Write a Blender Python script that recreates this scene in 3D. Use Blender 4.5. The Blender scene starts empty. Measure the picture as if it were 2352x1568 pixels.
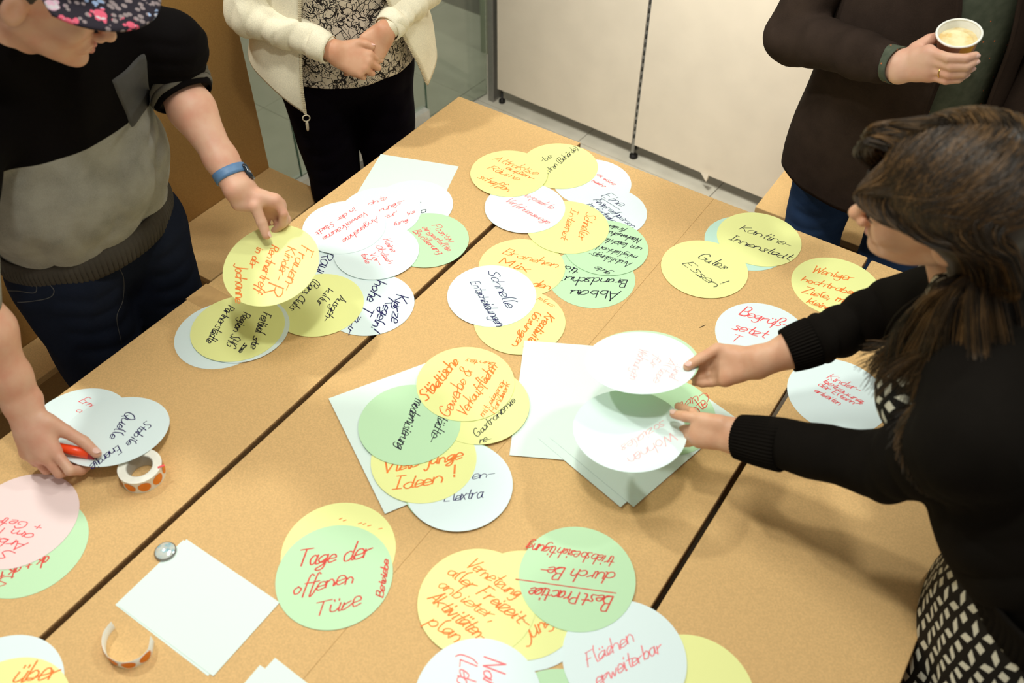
import bpy, bmesh, math, random
import numpy as np
from mathutils import Vector, Matrix

random.seed(7)
RNG = np.random.default_rng(11)
SC = bpy.context.scene
COL = SC.collection

# ------------------------------------------------------------------ camera
CAMP = np.array([0.0, 0.0, 2.1347])
CR = np.array([[0.82790, 0.56083, 0.00644],
               [0.40995, -0.59725, -0.68937],
               [-0.38277, 0.57337, -0.72438]])      # rows: image right, image down, forward
FPX = 2105.2
cd = bpy.data.cameras.new('camera')
cam = bpy.data.objects.new('camera', cd)
COL.objects.link(cam)
cd.sensor_width = 36.0
cd.lens = FPX / 2352 * 36
cd.clip_start = 0.05
mw = Matrix(((CR[0][0], -CR[1][0], -CR[2][0], CAMP[0]),
             (CR[0][1], -CR[1][1], -CR[2][1], CAMP[1]),
             (CR[0][2], -CR[1][2], -CR[2][2], CAMP[2]),
             (0, 0, 0, 1)))
cam.matrix_world = mw
cd.dof.use_dof = True
cd.dof.focus_distance = 2.15
cd.dof.aperture_fstop = 3.5
SC.camera = cam

# ------------------------------------------------------------------ light
SC.view_settings.view_transform = 'Standard'
SC.view_settings.look = 'None'
SC.view_settings.gamma = 1.0
SC.view_settings.exposure = 0.12
SC.view_settings.use_curve_mapping = False
wd = bpy.data.worlds.new('room_air')
SC.world = wd
wd.use_nodes = True
wd.node_tree.nodes['Background'].inputs[0].default_value = (1.0, 0.95, 0.84, 1)
wd.node_tree.nodes['Background'].inputs[1].default_value = 0.30


def lamp(loc, target, size, watt, color=(0.985, 1.0, 0.93), spot=None):
    ld = bpy.data.lights.new('ceiling_or_fill_lamp', 'AREA')
    ld.shape = 'DISK'
    ld.size = size
    ld.energy = watt
    ld.color = color
    ld.spread = math.radians(spot or 150)
    o = bpy.data.objects.new('ceiling_or_fill_lamp', ld)
    COL.objects.link(o)
    o.location = loc
    o.rotation_euler = (Vector(target) - Vector(loc)).to_track_quat('-Z', 'Y').to_euler()
    return o


lamp((-2.4, 0.75, 3.0), (-0.9, 0.9, 0.75), 0.16, 17)
lamp((0.45, 2.75, 3.7), (-0.5, 1.0, 0.75), 0.25, 17)
lamp((-0.45, 0.50, 3.2), (-0.6, 1.1, 0.75), 0.20, 12.5)
lamp((-0.9, 1.1, 3.3), (-0.8, 0.9, 0.75), 0.8, 12)  # soft fill light, added; not one of the ceiling spots
lamp((-1.0, 0.9, 3.2), (-1.0, 2.75, 1.05), 0.3, 7, spot=45)  # added to brighten the panel wall, no real fitting


def ray(u, v):
    return CR.T @ np.array([(u - 1176.0) / FPX, (v - 784.0) / FPX, 1.0])


def at(u, v, z):
    q = ray(u, v)
    return CAMP + q * ((z - CAMP[2]) / q[2])


def on_plane(u, v, c, n):
    q = ray(u, v)
    return CAMP + q * (np.dot(np.asarray(c) - CAMP, n) / np.dot(q, n))


def unit(v):
    v = np.asarray(v, float)
    return v / np.linalg.norm(v)


# ------------------------------------------------------------------ materials
MATS = {}


class NT:
    def __init__(s, name, rough=0.6, spec=0.3, sheen=0.0):
        s.m = bpy.data.materials.new(name)
        s.m.use_nodes = True
        s.t = s.m.node_tree
        s.b = s.t.nodes['Principled BSDF']
        s.b.inputs['Roughness'].default_value = rough
        s.b.inputs['Specular IOR Level'].default_value = spec
        if sheen:
            s.b.inputs['Sheen Weight'].default_value = sheen
        MATS[name] = s.m

    def n(s, typ, **kw):
        o = s.t.nodes.new(typ)
        for k, v in kw.items():
            if hasattr(o, k):
                setattr(o, k, v)
            else:
                o.inputs[k.replace('_', ' ')].default_value = v
        return o

    def l(s, a, b):
        s.t.links.new(a, b)

    def math(s, op, a, b=None, c=None):
        o = s.t.nodes.new('ShaderNodeMath')
        o.operation = op
        for i, x in enumerate((a, b, c)):
            if x is None:
                continue
            if isinstance(x, (int, float)):
                o.inputs[i].default_value = x
            else:
                s.l(x, o.inputs[i])
        return o.outputs[0]

    def mix(s, f, a, b):
        o = s.t.nodes.new('ShaderNodeMix')
        o.data_type = 'RGBA'
        for i, x in ((0, f), (6, a), (7, b)):
            if isinstance(x, (int, float)):
                o.inputs[i].default_value = x
            elif isinstance(x, tuple):
                o.inputs[i].default_value = (*x, 1)
            else:
                s.l(x, o.inputs[i])
        return o.outputs[2]

    def base(s, x):
        if isinstance(x, tuple):
            s.b.inputs['Base Color'].default_value = (*x, 1)
        else:
            s.l(x, s.b.inputs['Base Color'])

    def coord(s, which='Object'):
        return s.n('ShaderNodeTexCoord').outputs[which]

    def noise(s, scale, vec=None, detail=3, out=0):
        o = s.n('ShaderNodeTexNoise')
        o.inputs['Scale'].default_value = scale
        o.inputs['Detail'].default_value = detail
        s.l(vec if vec is not None else s.coord(), o.inputs['Vector'])
        return o.outputs[out]

    def ramp(s, f, p0, p1):
        o = s.n('ShaderNodeMapRange')
        o.inputs[1].default_value = p0
        o.inputs[2].default_value = p1
        s.l(f, o.inputs[0])
        return o.outputs[0]

    def scale(s, vec, sc):
        o = s.n('ShaderNodeMapping')
        o.inputs['Scale'].default_value = sc
        s.l(vec, o.inputs['Vector'])
        return o.outputs[0]

    def bump(s, f, strength=0.3, dist=0.001):
        o = s.n('ShaderNodeBump')
        o.inputs['Strength'].default_value = strength
        o.inputs['Distance'].default_value = dist
        s.l(f, o.inputs['Height'])
        s.l(o.outputs[0], s.b.inputs['Normal'])


def plain(name, c, rough=0.6, spec=0.3, metal=0.0, var=0.06, nscale=60, bump=0.0, sheen=0.0):
    t = NT(name, rough, spec, sheen)
    d = tuple(x * (1 - var) for x in c)
    l = tuple(min(1, x * (1 + var)) for x in c)
    f = t.ramp(t.noise(nscale), 0.3, 0.7)
    t.base(t.mix(f, d, l))
    t.b.inputs['Metallic'].default_value = metal
    if bump:
        t.bump(t.noise(nscale * 6), bump, 0.0008)
    return t.m


# ------------------------------------------------------------------ objects
def tag(o, label=None, cat=None, group=None, kind=None):
    if label:
        o['label'] = label
    if cat:
        o['category'] = cat
    if group:
        o['group'] = group
    if kind:
        o['kind'] = kind
    return o


def empty(name, loc, label, cat, group=None):
    o = bpy.data.objects.new(name, None)
    o.empty_display_size = 0.05
    COL.objects.link(o)
    o.location = loc
    return tag(o, label, cat, group)


def meshobj(name, V, Fc, mat, parent=None, origin=None, smooth=True):
    """V in world coordinates; object origin at `origin` (or parent's)"""
    V = np.asarray(V, float)
    if origin is None:
        origin = V.mean(axis=0) if parent is None else np.array(parent['o'] if 'o' in parent else parent.location)
    origin = np.asarray(origin, float)
    me = bpy.data.meshes.new(name)
    me.from_pydata((V - origin).tolist(), [], Fc if isinstance(Fc, list) else Fc.tolist())
    if smooth:
        me.polygons.foreach_set('use_smooth', [True] * len(me.polygons))
    me.update()
    for m in (mat if isinstance(mat, (list, tuple)) else [mat]):
        me.materials.append(MATS[m] if isinstance(m, str) else m)
    o = bpy.data.objects.new(name, me)
    COL.objects.link(o)
    if parent is None:
        o.location = origin
    else:
        pw = np.array(parent.location) if parent.parent is None else np.array(parent.parent.location) + np.array(parent.location)
        o.parent = parent
        o.location = origin - pw
    return o


def box_vf(x0, x1, y0, y1, z0, z1, ang=0.0, piv=None):
    V = np.array([[x, y, z] for x in (x0, x1) for y in (y0, y1) for z in (z0, z1)], float)
    if ang:
        p = np.array(piv if piv is not None else V.mean(0))
        c, s = math.cos(ang), math.sin(ang)
        W = V - p
        V = np.stack([W[:, 0] * c - W[:, 1] * s, W[:, 0] * s + W[:, 1] * c, W[:, 2]], 1) + p
    Fc = [[0, 1, 3, 2], [4, 6, 7, 5], [0, 4, 5, 1], [2, 3, 7, 6], [0, 2, 6, 4], [1, 5, 7, 3]]
    return V, Fc


def box(name, b, mat, parent=None, bevel=0.0, seg=2, ang=0.0, piv=None):
    V, Fc = box_vf(*b, ang=ang, piv=piv)
    o = meshobj(name, V, Fc, mat, parent, origin=V.mean(0), smooth=False)
    if bevel:
        m = o.modifiers.new('bevel', 'BEVEL')
        m.width = bevel
        m.segments = seg
    return o


def tube_vf(P, r, n=10, cap=True, prof=None):
    """swept tube through points P, r scalar/list; prof(k,theta)->extra radius"""
    P = np.asarray(P, float)
    m = len(P)
    r = np.full(m, r) if np.isscalar(r) else np.asarray(r)
    T = np.gradient(P, axis=0)
    T /= np.linalg.norm(T, axis=1)[:, None] + 1e-12
    u = np.cross(T[0], [0.13, 0.31, 0.94])
    if np.linalg.norm(u) < 1e-3:
        u = np.cross(T[0], [1, 0, 0])
    u = unit(u)
    V = []
    for i in range(m):
        u = unit(u - T[i] * np.dot(u, T[i]))
        w = np.cross(T[i], u)
        for j in range(n):
            a = 2 * math.pi * j / n
            rr = r[i] + (prof(i, a) if prof else 0)
            V.append(P[i] + rr * (math.cos(a) * u + math.sin(a) * w))
    Fc = [[i * n + j, i * n + (j + 1) % n, (i + 1) * n + (j + 1) % n, (i + 1) * n + j] for i in range(m - 1) for j in range(n)]
    if cap:
        Fc.append(list(range(n))[::-1])
        Fc.append([(m - 1) * n + j for j in range(n)])
    return np.array(V), Fc


def join_vf(parts):
    V = []
    Fc = []
    o = 0
    for v, f in parts:
        V.append(np.asarray(v))
        Fc += [[i + o for i in q] for q in f]
        o += len(v)
    return np.concatenate(V), Fc


def tube(name, P, r, mat, parent=None, n=10, prof=None, cap=True):
    V, Fc = tube_vf(P, r, n, cap, prof)
    return meshobj(name, V, Fc, mat, parent)


def spline(P, n=8):
    P = np.asarray(P, float)
    Q = np.vstack([2 * P[0] - P[1], P, 2 * P[-1] - P[-2]])
    out = []
    for i in range(1, len(Q) - 2):
        for t in np.linspace(0, 1, n, endpoint=False):
            a, b, c, d = Q[i - 1], Q[i], Q[i + 1], Q[i + 2]
            out.append(0.5 * (2 * b + (c - a) * t + (2 * a - 5 * b + 4 * c - d) * t * t + (3 * b - a - 3 * c + d) * t ** 3))
    out.append(P[-1])
    return np.array(out)


def lathe_vf(prof, c, axis=(0, 0, 1), n=32):
    a = unit(axis)
    u = unit(np.cross(a, [0.2, 0.9, 0.1]))
    w = np.cross(a, u)
    V = []
    for r, h in prof:
        for j in range(n):
            t = 2 * math.pi * j / n
            V.append(np.asarray(c) + a * h + r * (math.cos(t) * u + math.sin(t) * w))
    m = len(prof)
    Fc = [[i * n + j, i * n + (j + 1) % n, (i + 1) * n + (j + 1) % n, (i + 1) * n + j] for i in range(m - 1) for j in range(n)]
    return np.array(V), Fc


# ------------------------------------------------------------------ implicit surfaces
_ph = RNG.uniform(0, 6.28, (6, 2))
_kd = RNG.normal(size=(6, 3))
_kd /= np.linalg.norm(_kd, axis=1)[:, None]


def snoise(P, scale):
    P = np.asarray(P) * scale
    s = 0
    for i in range(6):
        w = P @ _kd[(i + 2) % 6]
        s = s + np.sin(P @ _kd[i] * (1 + 0.31 * i) + 1.7 * np.sin(w * 1.3 + _ph[i, 1]) + _ph[i, 0])
    return s / 3.2


class SDF:
    def __init__(s, lo, hi, h):
        s.lo = np.array(lo, float)
        s.h = h
        s.n = np.ceil((np.array(hi) - s.lo) / h).astype(int) + 1
        s.D = np.full(s.n, 0.08, np.float32)

    def _sub(s, lo, hi):
        i0 = np.clip(np.floor((lo - s.lo) / s.h).astype(int), 0, s.n)
        i1 = np.clip(np.ceil((hi - s.lo) / s.h).astype(int) + 1, 0, s.n)
        if (i1 - i0).min() <= 0:
            return None, None
        sl = tuple(slice(a, b) for a, b in zip(i0, i1))
        g = [(s.lo[a] + s.h * np.arange(i0[a], i1[a])).astype(np.float32) for a in range(3)]
        return sl, np.meshgrid(*g, indexing='ij', sparse=True)

    def _put(s, sl, d, k, op):
        a = s.D[sl]
        if op == 's':
            hh = np.maximum(k - np.abs(-d - a), 0) / k
            s.D[sl] = np.maximum(a, -d) + hh * hh * k * 0.25
        else:
            hh = np.maximum(k - np.abs(a - d), 0) / k
            s.D[sl] = np.minimum(a, d) - hh * hh * k * 0.25

    def cap(s, a, b, ra, rb=None, k=0.012, flat=None, op='u'):
        rb = ra if rb is None else rb
        a = np.asarray(a, float)
        b = np.asarray(b, float)
        R = max(ra, rb) * (max(1, flat[1]) if flat else 1) + k + 3 * s.h
        sl, g = s._sub(np.minimum(a, b) - R, np.maximum(a, b) + R)
        if sl is None:
            return s
        ab = b - a
        L = max(np.dot(ab, ab), 1e-12)
        p = [g[i] - a[i] for i in range(3)]
        t = np.clip((p[0] * ab[0] + p[1] * ab[1] + p[2] * ab[2]) / L, 0, 1)
        v = [p[i] - t * ab[i] for i in range(3)]
        if flat:
            w = unit(flat[0])
            q = (v[0] * w[0] + v[1] * w[1] + v[2] * w[2]) * (1 - 1 / flat[1])
            v = [v[i] - q * w[i] for i in range(3)]
        d = np.sqrt(v[0] ** 2 + v[1] ** 2 + v[2] ** 2) - (ra + (rb - ra) * t)
        s._put(sl, d, k, op)
        return s

    def ell(s, c, r, k=0.012, axes=None, op='u'):
        c = np.asarray(c, float)
        r = np.asarray(r, float) if not np.isscalar(r) else np.array([r] * 3, float)
        R = r.max() + k + 3 * s.h
        sl, g = s._sub(c - R, c + R)
        if sl is None:
            return s
        p = [g[i] - c[i] for i in range(3)]
        if axes is not None:
            A = [unit(x) for x in axes]
            p = [p[0] * x[0] + p[1] * x[1] + p[2] * x[2] for x in A]
        q = np.sqrt((p[0] / r[0]) ** 2 + (p[1] / r[1]) ** 2 + (p[2] / r[2]) ** 2)
        q2 = np.sqrt((p[0] / r[0] ** 2) ** 2 + (p[1] / r[1] ** 2) ** 2 + (p[2] / r[2] ** 2) ** 2)
        d = q * (q - 1) / np.maximum(q2, 1e-6)
        s._put(sl, d, k, op)
        return s

    def chain(s, P, r, k=0.01, flat=None, op='u'):
        for i in range(len(P) - 1):
            s.cap(P[i], P[i + 1], r[i], r[i + 1], k, flat, op)
        return s

    def plane(s, p, n):
        """keep the side where n.(x-p) < 0"""
        sl, g = s._sub(s.lo - 1, s.lo + s.n * s.h + 1)
        n = unit(n)
        d = (g[0] - p[0]) * n[0] + (g[1] - p[1]) * n[1] + (g[2] - p[2]) * n[2]
        s.D = np.maximum(s.D, d)
        return s

    def vf(s):
        D = s.D
        D[0], D[-1] = 0.08, 0.08
        D[:, 0], D[:, -1] = 0.08, 0.08
        D[:, :, 0], D[:, :, -1] = 0.08, 0.08
        S = D < 0
        off = [(i, j, k) for i in (0, 1) for j in (0, 1) for k in (0, 1)]
        n = np.array(D.shape) - 1
        cs = [S[o[0]:o[0] + n[0], o[1]:o[1] + n[1], o[2]:o[2] + n[2]] for o in off]
        al = cs[0].copy()
        an = cs[0].copy()
        for c in cs[1:]:
            al &= c
            an |= c
        C = np.argwhere(an & ~al)
        idx = np.full(n, -1, np.int32)
        idx[C[:, 0], C[:, 1], C[:, 2]] = np.arange(len(C))
        acc = np.zeros((len(C), 3))
        cnt = np.zeros(len(C))
        for a in off:
            for ax in range(3):
                if a[ax]:
                    continue
                b = list(a)
                b[ax] = 1
                da = D[C[:, 0] + a[0], C[:, 1] + a[1], C[:, 2] + a[2]]
                db = D[C[:, 0] + b[0], C[:, 1] + b[1], C[:, 2] + b[2]]
                m = (da < 0) != (db < 0)
                t = np.where(m, da / np.where(m, da - db, 1), 0)
                p = np.array(a, float)[None, :] * m[:, None]
                p[:, ax] += t * m
                acc += p
                cnt += m
        V = (C + acc / cnt[:, None]) * s.h + s.lo
        Fs = []
        for ax in range(3):
            o1, o2 = [(1, 2), (2, 0), (0, 1)][ax]
            sl0 = [slice(None)] * 3
            sl1 = [slice(None)] * 3
            sl0[ax] = slice(0, -1)
            sl1[ax] = slice(1, None)
            A = S[tuple(sl0)]
            B = S[tuple(sl1)]
            E = np.argwhere(A != B)
            e = E.copy()
            ok = (E[:, o1] > 0) & (E[:, o2] > 0)
            E = E[ok]
            flip = A[E[:, 0], E[:, 1], E[:, 2]]
            d1 = np.zeros(3, int)
            d1[o1] = 1
            d2 = np.zeros(3, int)
            d2[o2] = 1
            q = [E - d1 - d2, E - d2, E, E - d1]
            ids = np.stack([idx[x[:, 0], x[:, 1], x[:, 2]] for x in q], 1)
            ids[~flip] = ids[~flip][:, ::-1]
            Fs.append(ids)
        Fq = np.concatenate(Fs)
        Fq = Fq[(Fq >= 0).all(1)]
        return V, Fq


def relax(V, Fq, it=2, lam=0.5):
    n = len(V)
    E = np.concatenate([Fq[:, [0, 1]], Fq[:, [1, 2]], Fq[:, [2, 3]], Fq[:, [3, 0]]])
    for _ in range(it):
        A = np.zeros_like(V)
        c = np.zeros(n)
        for ax in range(3):
            A[:, ax] = np.bincount(E[:, 0], V[E[:, 1], ax], n) + np.bincount(E[:, 1], V[E[:, 0], ax], n)
        c = np.bincount(E[:, 0], minlength=n) + np.bincount(E[:, 1], minlength=n)
        V = V + lam * (A / np.maximum(c, 1)[:, None] - V)
    return V


def vnormals(V, Fq):
    N = np.cross(V[Fq[:, 2]] - V[Fq[:, 0]], V[Fq[:, 3]] - V[Fq[:, 1]])
    out = np.zeros_like(V)
    for c in range(4):
        for ax in range(3):
            out[:, ax] += np.bincount(Fq[:, c], N[:, ax], len(V))
    return out / (np.linalg.norm(out, axis=1)[:, None] + 1e-12)


def frame(o, right, up):
    """local (right, forward, up) -> world"""
    r = unit(right)
    u = unit(np.asarray(up) - r * np.dot(up, r))
    f = np.cross(u, r)
    M = np.stack([r, f, u], 1)
    o = np.asarray(o, float)
    return lambda P: (np.asarray(P, float) @ M.T) + o


def cloth(V, Fq, folds=(), amp=0.0, scale=14.0):
    """displace along normals: broad crumples plus fold trains along given segments (a,b,amp,freq,reach)"""
    N = vnormals(V, Fq)
    d = np.zeros(len(V))
    if amp:
        d += amp * (1 - 2 * np.abs(snoise(V, scale)).clip(0, 1))
        d += amp * 0.5 * snoise(V + 3.1, scale * 2.3)
    for a, b, am, fr, reach in folds:
        a = np.asarray(a, float)
        b = np.asarray(b, float)
        ab = b - a
        L = np.linalg.norm(ab)
        t = ((V - a) @ ab) / L ** 2
        r = np.linalg.norm(V - a - np.clip(t, 0, 1)[:, None] * ab, axis=1)
        w = np.exp(-np.maximum(r - reach, 0) ** 2 / 0.0004) * np.exp(-np.maximum(np.abs(t - 0.5) - 0.5, 0) ** 2 / 0.01)
        wv = unit(np.cross(ab, [0.4, -0.5, 0.75]))
        ph = fr * t * 6.28 + 26 * ((V - a) @ wv) + 2.6 * snoise(V, 11)
        sh = 1 - np.abs(np.sin(ph * 0.5)) ** 0.8
        d += am * w * (0.35 - 1.5 * sh) * (0.65 + 0.5 * snoise(V + 2.0, 9))
    return V + N * d[:, None]

# ------------------------------------------------------------------ palette
def cardboard(name, c, bumpy=0.12):
    t = NT(name, 0.72, 0.25)
    g = t.ramp(t.noise(330, detail=2), 0.36, 0.66)
    a = t.mix(g, tuple(x * 0.90 for x in c), tuple(min(1, x * 1.07) for x in c))
    w = t.ramp(t.noise(3.2, detail=4), 0.35, 0.7)
    b = t.mix(t.math('MULTIPLY', w, 0.25), a, tuple(x * 0.86 for x in c))
    t.base(b)
    t.bump(t.noise(420, detail=2), bumpy, 0.0006)
    return t.m


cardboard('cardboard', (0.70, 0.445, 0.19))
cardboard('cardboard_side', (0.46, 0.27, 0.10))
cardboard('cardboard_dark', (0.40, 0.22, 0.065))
plain('cut_edge_shaded', (0.25, 0.135, 0.05), 0.9, nscale=200, var=0.3)  # cut cardboard, toned darker to put in the shade of the deep table gaps
plain('tape', (0.60, 0.37, 0.16), 0.22, 0.6)


def paper(name, c):
    t = NT(name, 0.55, 0.25)
    g = t.ramp(t.noise(700, detail=1), 0.3, 0.7)
    t.base(t.mix(g, tuple(x * 0.985 for x in c), c))
    t.bump(t.noise(30), 0.04, 0.002)


paper('white_card', (0.77, 0.90, 0.90))
paper('sheet_paper', (0.75, 0.88, 0.82))
paper('yellow_card', (0.87, 0.90, 0.37))
paper('green_card', (0.54, 0.80, 0.50))
paper('mint_card', (0.55, 0.80, 0.68))
paper('pink_card', (0.86, 0.68, 0.66))
for nm, c in dict(red_ink=(0.84, 0.10, 0.11), orange_ink=(0.93, 0.22, 0.04), black_ink=(0.02, 0.02, 0.035),
                  blue_ink=(0.02, 0.015, 0.10), dark_red_ink=(0.68, 0.07, 0.05), pale_red_ink=(0.86, 0.20, 0.22),
                  faint_ink=(0.85, 0.50, 0.52)).items():
    plain(nm, c, 0.5, 0.2, nscale=90, var=0.15)

# ------------------------------------------------------------------ handwriting (single-line letters)
GL = {
 'a': (5, '4i2j0h1e3f4j 4j4f5e'), 'b': (5, '0o0e 0h2j4h3e1e0f'), 'c': (4.4, '4i2j0h1e4f'), 'd': (5, '4i2j0h1e3e4g 4o4f5e'),
 'e': (4.4, '0g4h3j1j0g1e4f'), 'f': (3.4, '4n3o2m1e1b 0j4j'), 'g': (5, '4i2j0h1f3f4i 4j4c2a0b'), 'h': (5, '0o0e 0h2j4i4e'),
 'i': (2.6, '1j1e2e 1m1l'), 'j': (2.8, '2j2c1a0b 2m2l'), 'k': (4.6, '0o0e 4j0g 1h4e'), 'l': (2.6, '1o0l1f2e'),
 'm': (7, '0j0e 0h2j3h3e 3h5j6h6e'), 'n': (5, '0j0e 0h2j4h4e'), 'o': (5, '2j0h1e3e4h2j'), 'p': (5, '0j0a 0h2j4h3e0f'),
 'r': (4, '0j0e 0h1i3j'), 's': (4, '4i2j1i3g3e0e'), 't': (3.8, '2n2f4e 0j4j'), 'u': (5.2, '0j0f2e4g 4j4e5e'), 'v': (4.6, '0j2e4j'),
 'w': (6.6, '0j1e3i4e6j'), 'x': (4.6, '0j4e 4j0e'), 'y': (5, '0j1f3f 4j4c2a0b'), 'z': (4.6, '0j4j0e4e'), 'q': (5, '4i2j0h1f3f4i 4j4a5b'),
 'ß': (5, '0a0m2o4m2i4g3e1e'), 'A': (7, '0e3o3o6e 1h5h'), 'B': (5.4, '0e0o 0o3o4m3j0j 3j5h4e0e'), 'C': (6, '5m3o0l0g2e5f'),
 'D': (6, '0e0o 0o4n5j4f0e'), 'E': (5.4, '4o0o 0o0e 0e4e 0j3j'), 'F': (5.4, '5o0o 1o0e 0j3j'), 'G': (6.4, '5m3o0l0g2e5f5i3i'),
 'H': (6.4, '0o0e 5o5e 0j5j'), 'I': (4.6, '2o2e 0o4o 0e4e'), 'J': (5.6, '5o5f3c1d'), 'K': (5.8, '0o0e 5o0i 1j5e'), 'L': (5, '0o0e 0e4e'),
 'M': (7.4, '0e0o 0o3h 3h6o 6o6e'), 'N': (6.6, '0e0o 0o5e 5e5o'), 'O': (6.4, '3o0l0g3e5h5l3o'), 'P': (5.6, '0e0o 0o3o5m3j0j'),
 'R': (6, '0e0o 0o3o5m3j0j 2j5e'), 'S': (5.6, '5n3o1m2k4h3e0f'), 'T': (6.6, '0o6o 3o3e'), 'U': (6.4, '0o0g2e5g 5o5e'), 'Q': (6.4, '3o0l0g3e5h5l3o 3h6d'), 'V': (6.6, '0o3e 3e6o'),
 'W': (8.6, '0o2e 2e4m 4m6e 6e8o'), 'Z': (5.8, '0o5o 5o0e 0e5e'), '-': (4.5, '0h4h'), '!': (2.4, '1o1h 1f1e'), ',': (2, '1f0c'),
 '(': (3, '2o0l0f2c'), ')': (3, '0o2l2f0c'), '.': (2, '1e1f'), '+': (5, '2j2e 0h4h'), '&': (6.4, '5e1m3o4m0h1e3e5h'), "'": (2.4, '1o0l'), ' ': (3.6, '')}
for a, b in (('ä', 'a'), ('ö', 'o'), ('ü', 'u'), ('Ä', 'A')):
    GL[a] = (GL[b][0], GL[b][1] + (' 1m1l 3m3l' if b != 'A' else ' 1r1q 4r4q'))


def glyph_lines(text):
    out = []
    last = None
    x = 0.0
    tail = None                 # stroke that the next small letter may grow out of
    for ch in text:
        w, st = GL[ch]
        jy = random.uniform(-0.45, 0.45)
        js = random.uniform(0.82, 1.15)
        jx = random.uniform(0.85, 1.12)
        sk = random.uniform(-0.05, 0.08)
        small = ch.islower() and ch not in 'ß'
        for si, s in enumerate(st.split()):
            P = []
            for i in range(0, len(s), 2):
                yy = (ord(s[i + 1]) - 101) * js + jy
                P.append((int(s[i]) * jx + x + yy * sk + random.uniform(-0.2, 0.2), yy + random.uniform(-0.15, 0.15)))
            if si == 0 and small and tail is not None and random.random() < 0.8 and abs(P[0][0] - tail[-1][0]) < 5.5 and abs(P[0][1] - tail[-1][1]) < 6.5:
                tail.append(((tail[-1][0] + P[0][0]) / 2 + .2, (tail[-1][1] + P[0][1]) / 2 - 0.5))
                tail.extend(P)
                P = tail
            else:
                out.append(P)
            if len(P) > 2 and P[-1][1] < 3.5:
                last = P
        tail = last if (small or ch in 'ABEKLRSZHAU') and len(st) and len(P) >= 2 else None
        if tail is not None and tail[-1][1] > 4:
            tail = None
        x += w * jx + 0.15
    return out, max(x - 0.8, 1)


def write(parent, lines, c, n, mat, name='handwriting'):
    """ink ribbons lying on the plane through c with normal n; line = (text, (u0,v0), (u1,v1), cap height, pen width)"""
    c = np.asarray(c, float)
    n = unit(n)
    V = []
    Fc = []
    for ln in lines:
        text, a, b, cap = ln[:4]
        pen = ln[4] if len(ln) > 4 else 0.0019
        A = on_plane(a[0], a[1], c, n)
        B = on_plane(b[0], b[1], c, n)
        d = B - A
        L = np.linalg.norm(d)
        d = d / L
        up = np.cross(n, d)
        gl, W = glyph_lines(text)
        sx = L / W
        sy = cap / 10
        for P in gl:
            P = np.array([(x * sx + 0.36 * y * sy, y * sy) for x, y in P])
            if len(P) > 2:
                P = spline(P, 5)
            T = np.gradient(P, axis=0)
            T /= np.linalg.norm(T, axis=1)[:, None] + 1e-9
            Nn = np.stack([-T[:, 1], T[:, 0]], 1)
            m = len(P)
            wv = pen * 0.5 * (0.8 + 0.35 * np.abs(Nn[:, 0]))
            i0 = len(V)
            for k in range(m):
                for sg in (-1, 1):
                    q = P[k] + Nn[k] * sg * wv[k]
                    if k == 0:
                        q = q - T[k] * pen * 0.4
                    if k == m - 1:
                        q = q + T[k] * pen * 0.4
                    V.append(A + d * q[0] + up * q[1] + n * (0.00008 + 1.1e-7 * len(V)))
            for k in range(m - 1):
                j = i0 + 2 * k
                Fc.append([j, j + 2, j + 3, j + 1])
    if V:
        o = meshobj(name, V, Fc, mat, parent, smooth=False)
        o['kind'] = 'stuff'
        return o


LAY = []


def card(label, mat, xy, texts=(), ink='black_ink', z=None, n=(0, 0, 1), r=0.0975, group='round moderation cards', extra=None, bend=0.0):
    """a die-cut paper disc 0.4 mm thick; lies on whatever is below it unless z is given"""
    if z is None:
        k = 0
        for (x, y, rr, kk) in LAY:
            if math.hypot(x - xy[0], y - xy[1]) < r + rr:
                k = max(k, kk + 1)
        LAY.append((xy[0], xy[1], r, k))
        z = 0.7503 + k * 0.0008
    n = unit(n)
    c = np.array([xy[0], xy[1], z])
    u = unit(np.cross([0, 1, 0], n))
    w = np.cross(n, u)
    th = np.linspace(0, 2 * np.pi, 97)[:-1]
    top = [c + r * (math.cos(a) * u + math.sin(a) * w) + n * 0.0004 for a in th]
    bot = [p - n * 0.0004 for p in top]
    m = len(top)
    Fc = [list(range(m)), [2 * m - 1 - i for i in range(m)]] + [[i, m + i, m + (i + 1) % m, (i + 1) % m] for i in range(m)]
    o = meshobj('round_card', top + bot, Fc, mat, origin=c, smooth=False)
    tag(o, label, 'card', group)
    o['o'] = [float(x) for x in c]
    if texts:
        write(o, texts, c + n * 0.0004, n, ink)
    if extra:
        write(o, extra[1], c + n * 0.00045, n, extra[0])
    return o


def sheet(label, corner, d, L, W, mat='sheet_paper', group='white paper sheets', side=1):
    """rectangular sheet: corner, direction of the long side, sizes"""
    d = unit(np.array([d[0], d[1], 0]))
    e = np.cross([0, 0, 1], d) * side
    p = np.array([corner[0], corner[1], 0])
    c = p + d * L / 2 + e * W / 2
    k = 0
    for (x, y, rr, kk) in LAY:
        if math.hypot(x - c[0], y - c[1]) < rr + max(L, W) * 0.55:
            k = max(k, kk + 1)
    LAY.append((c[0], c[1], max(L, W) * 0.55, k))
    z = 0.7503 + k * 0.0008
    Q = [p, p + d * L, p + d * L + e * W, p + e * W]
    if side < 0:
        Q = Q[::-1]
    V = [q + [0, 0, z + 0.0002] for q in Q] + [q + [0, 0, z] for q in Q]
    Fc = [[0, 1, 2, 3], [7, 6, 5, 4]] + [[i, i + 4, (i + 1) % 4 + 4, (i + 1) % 4] for i in range(4)]
    o = meshobj('paper_sheet', V, Fc, mat, smooth=False)
    return tag(o, label, 'paper', group)

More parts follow.
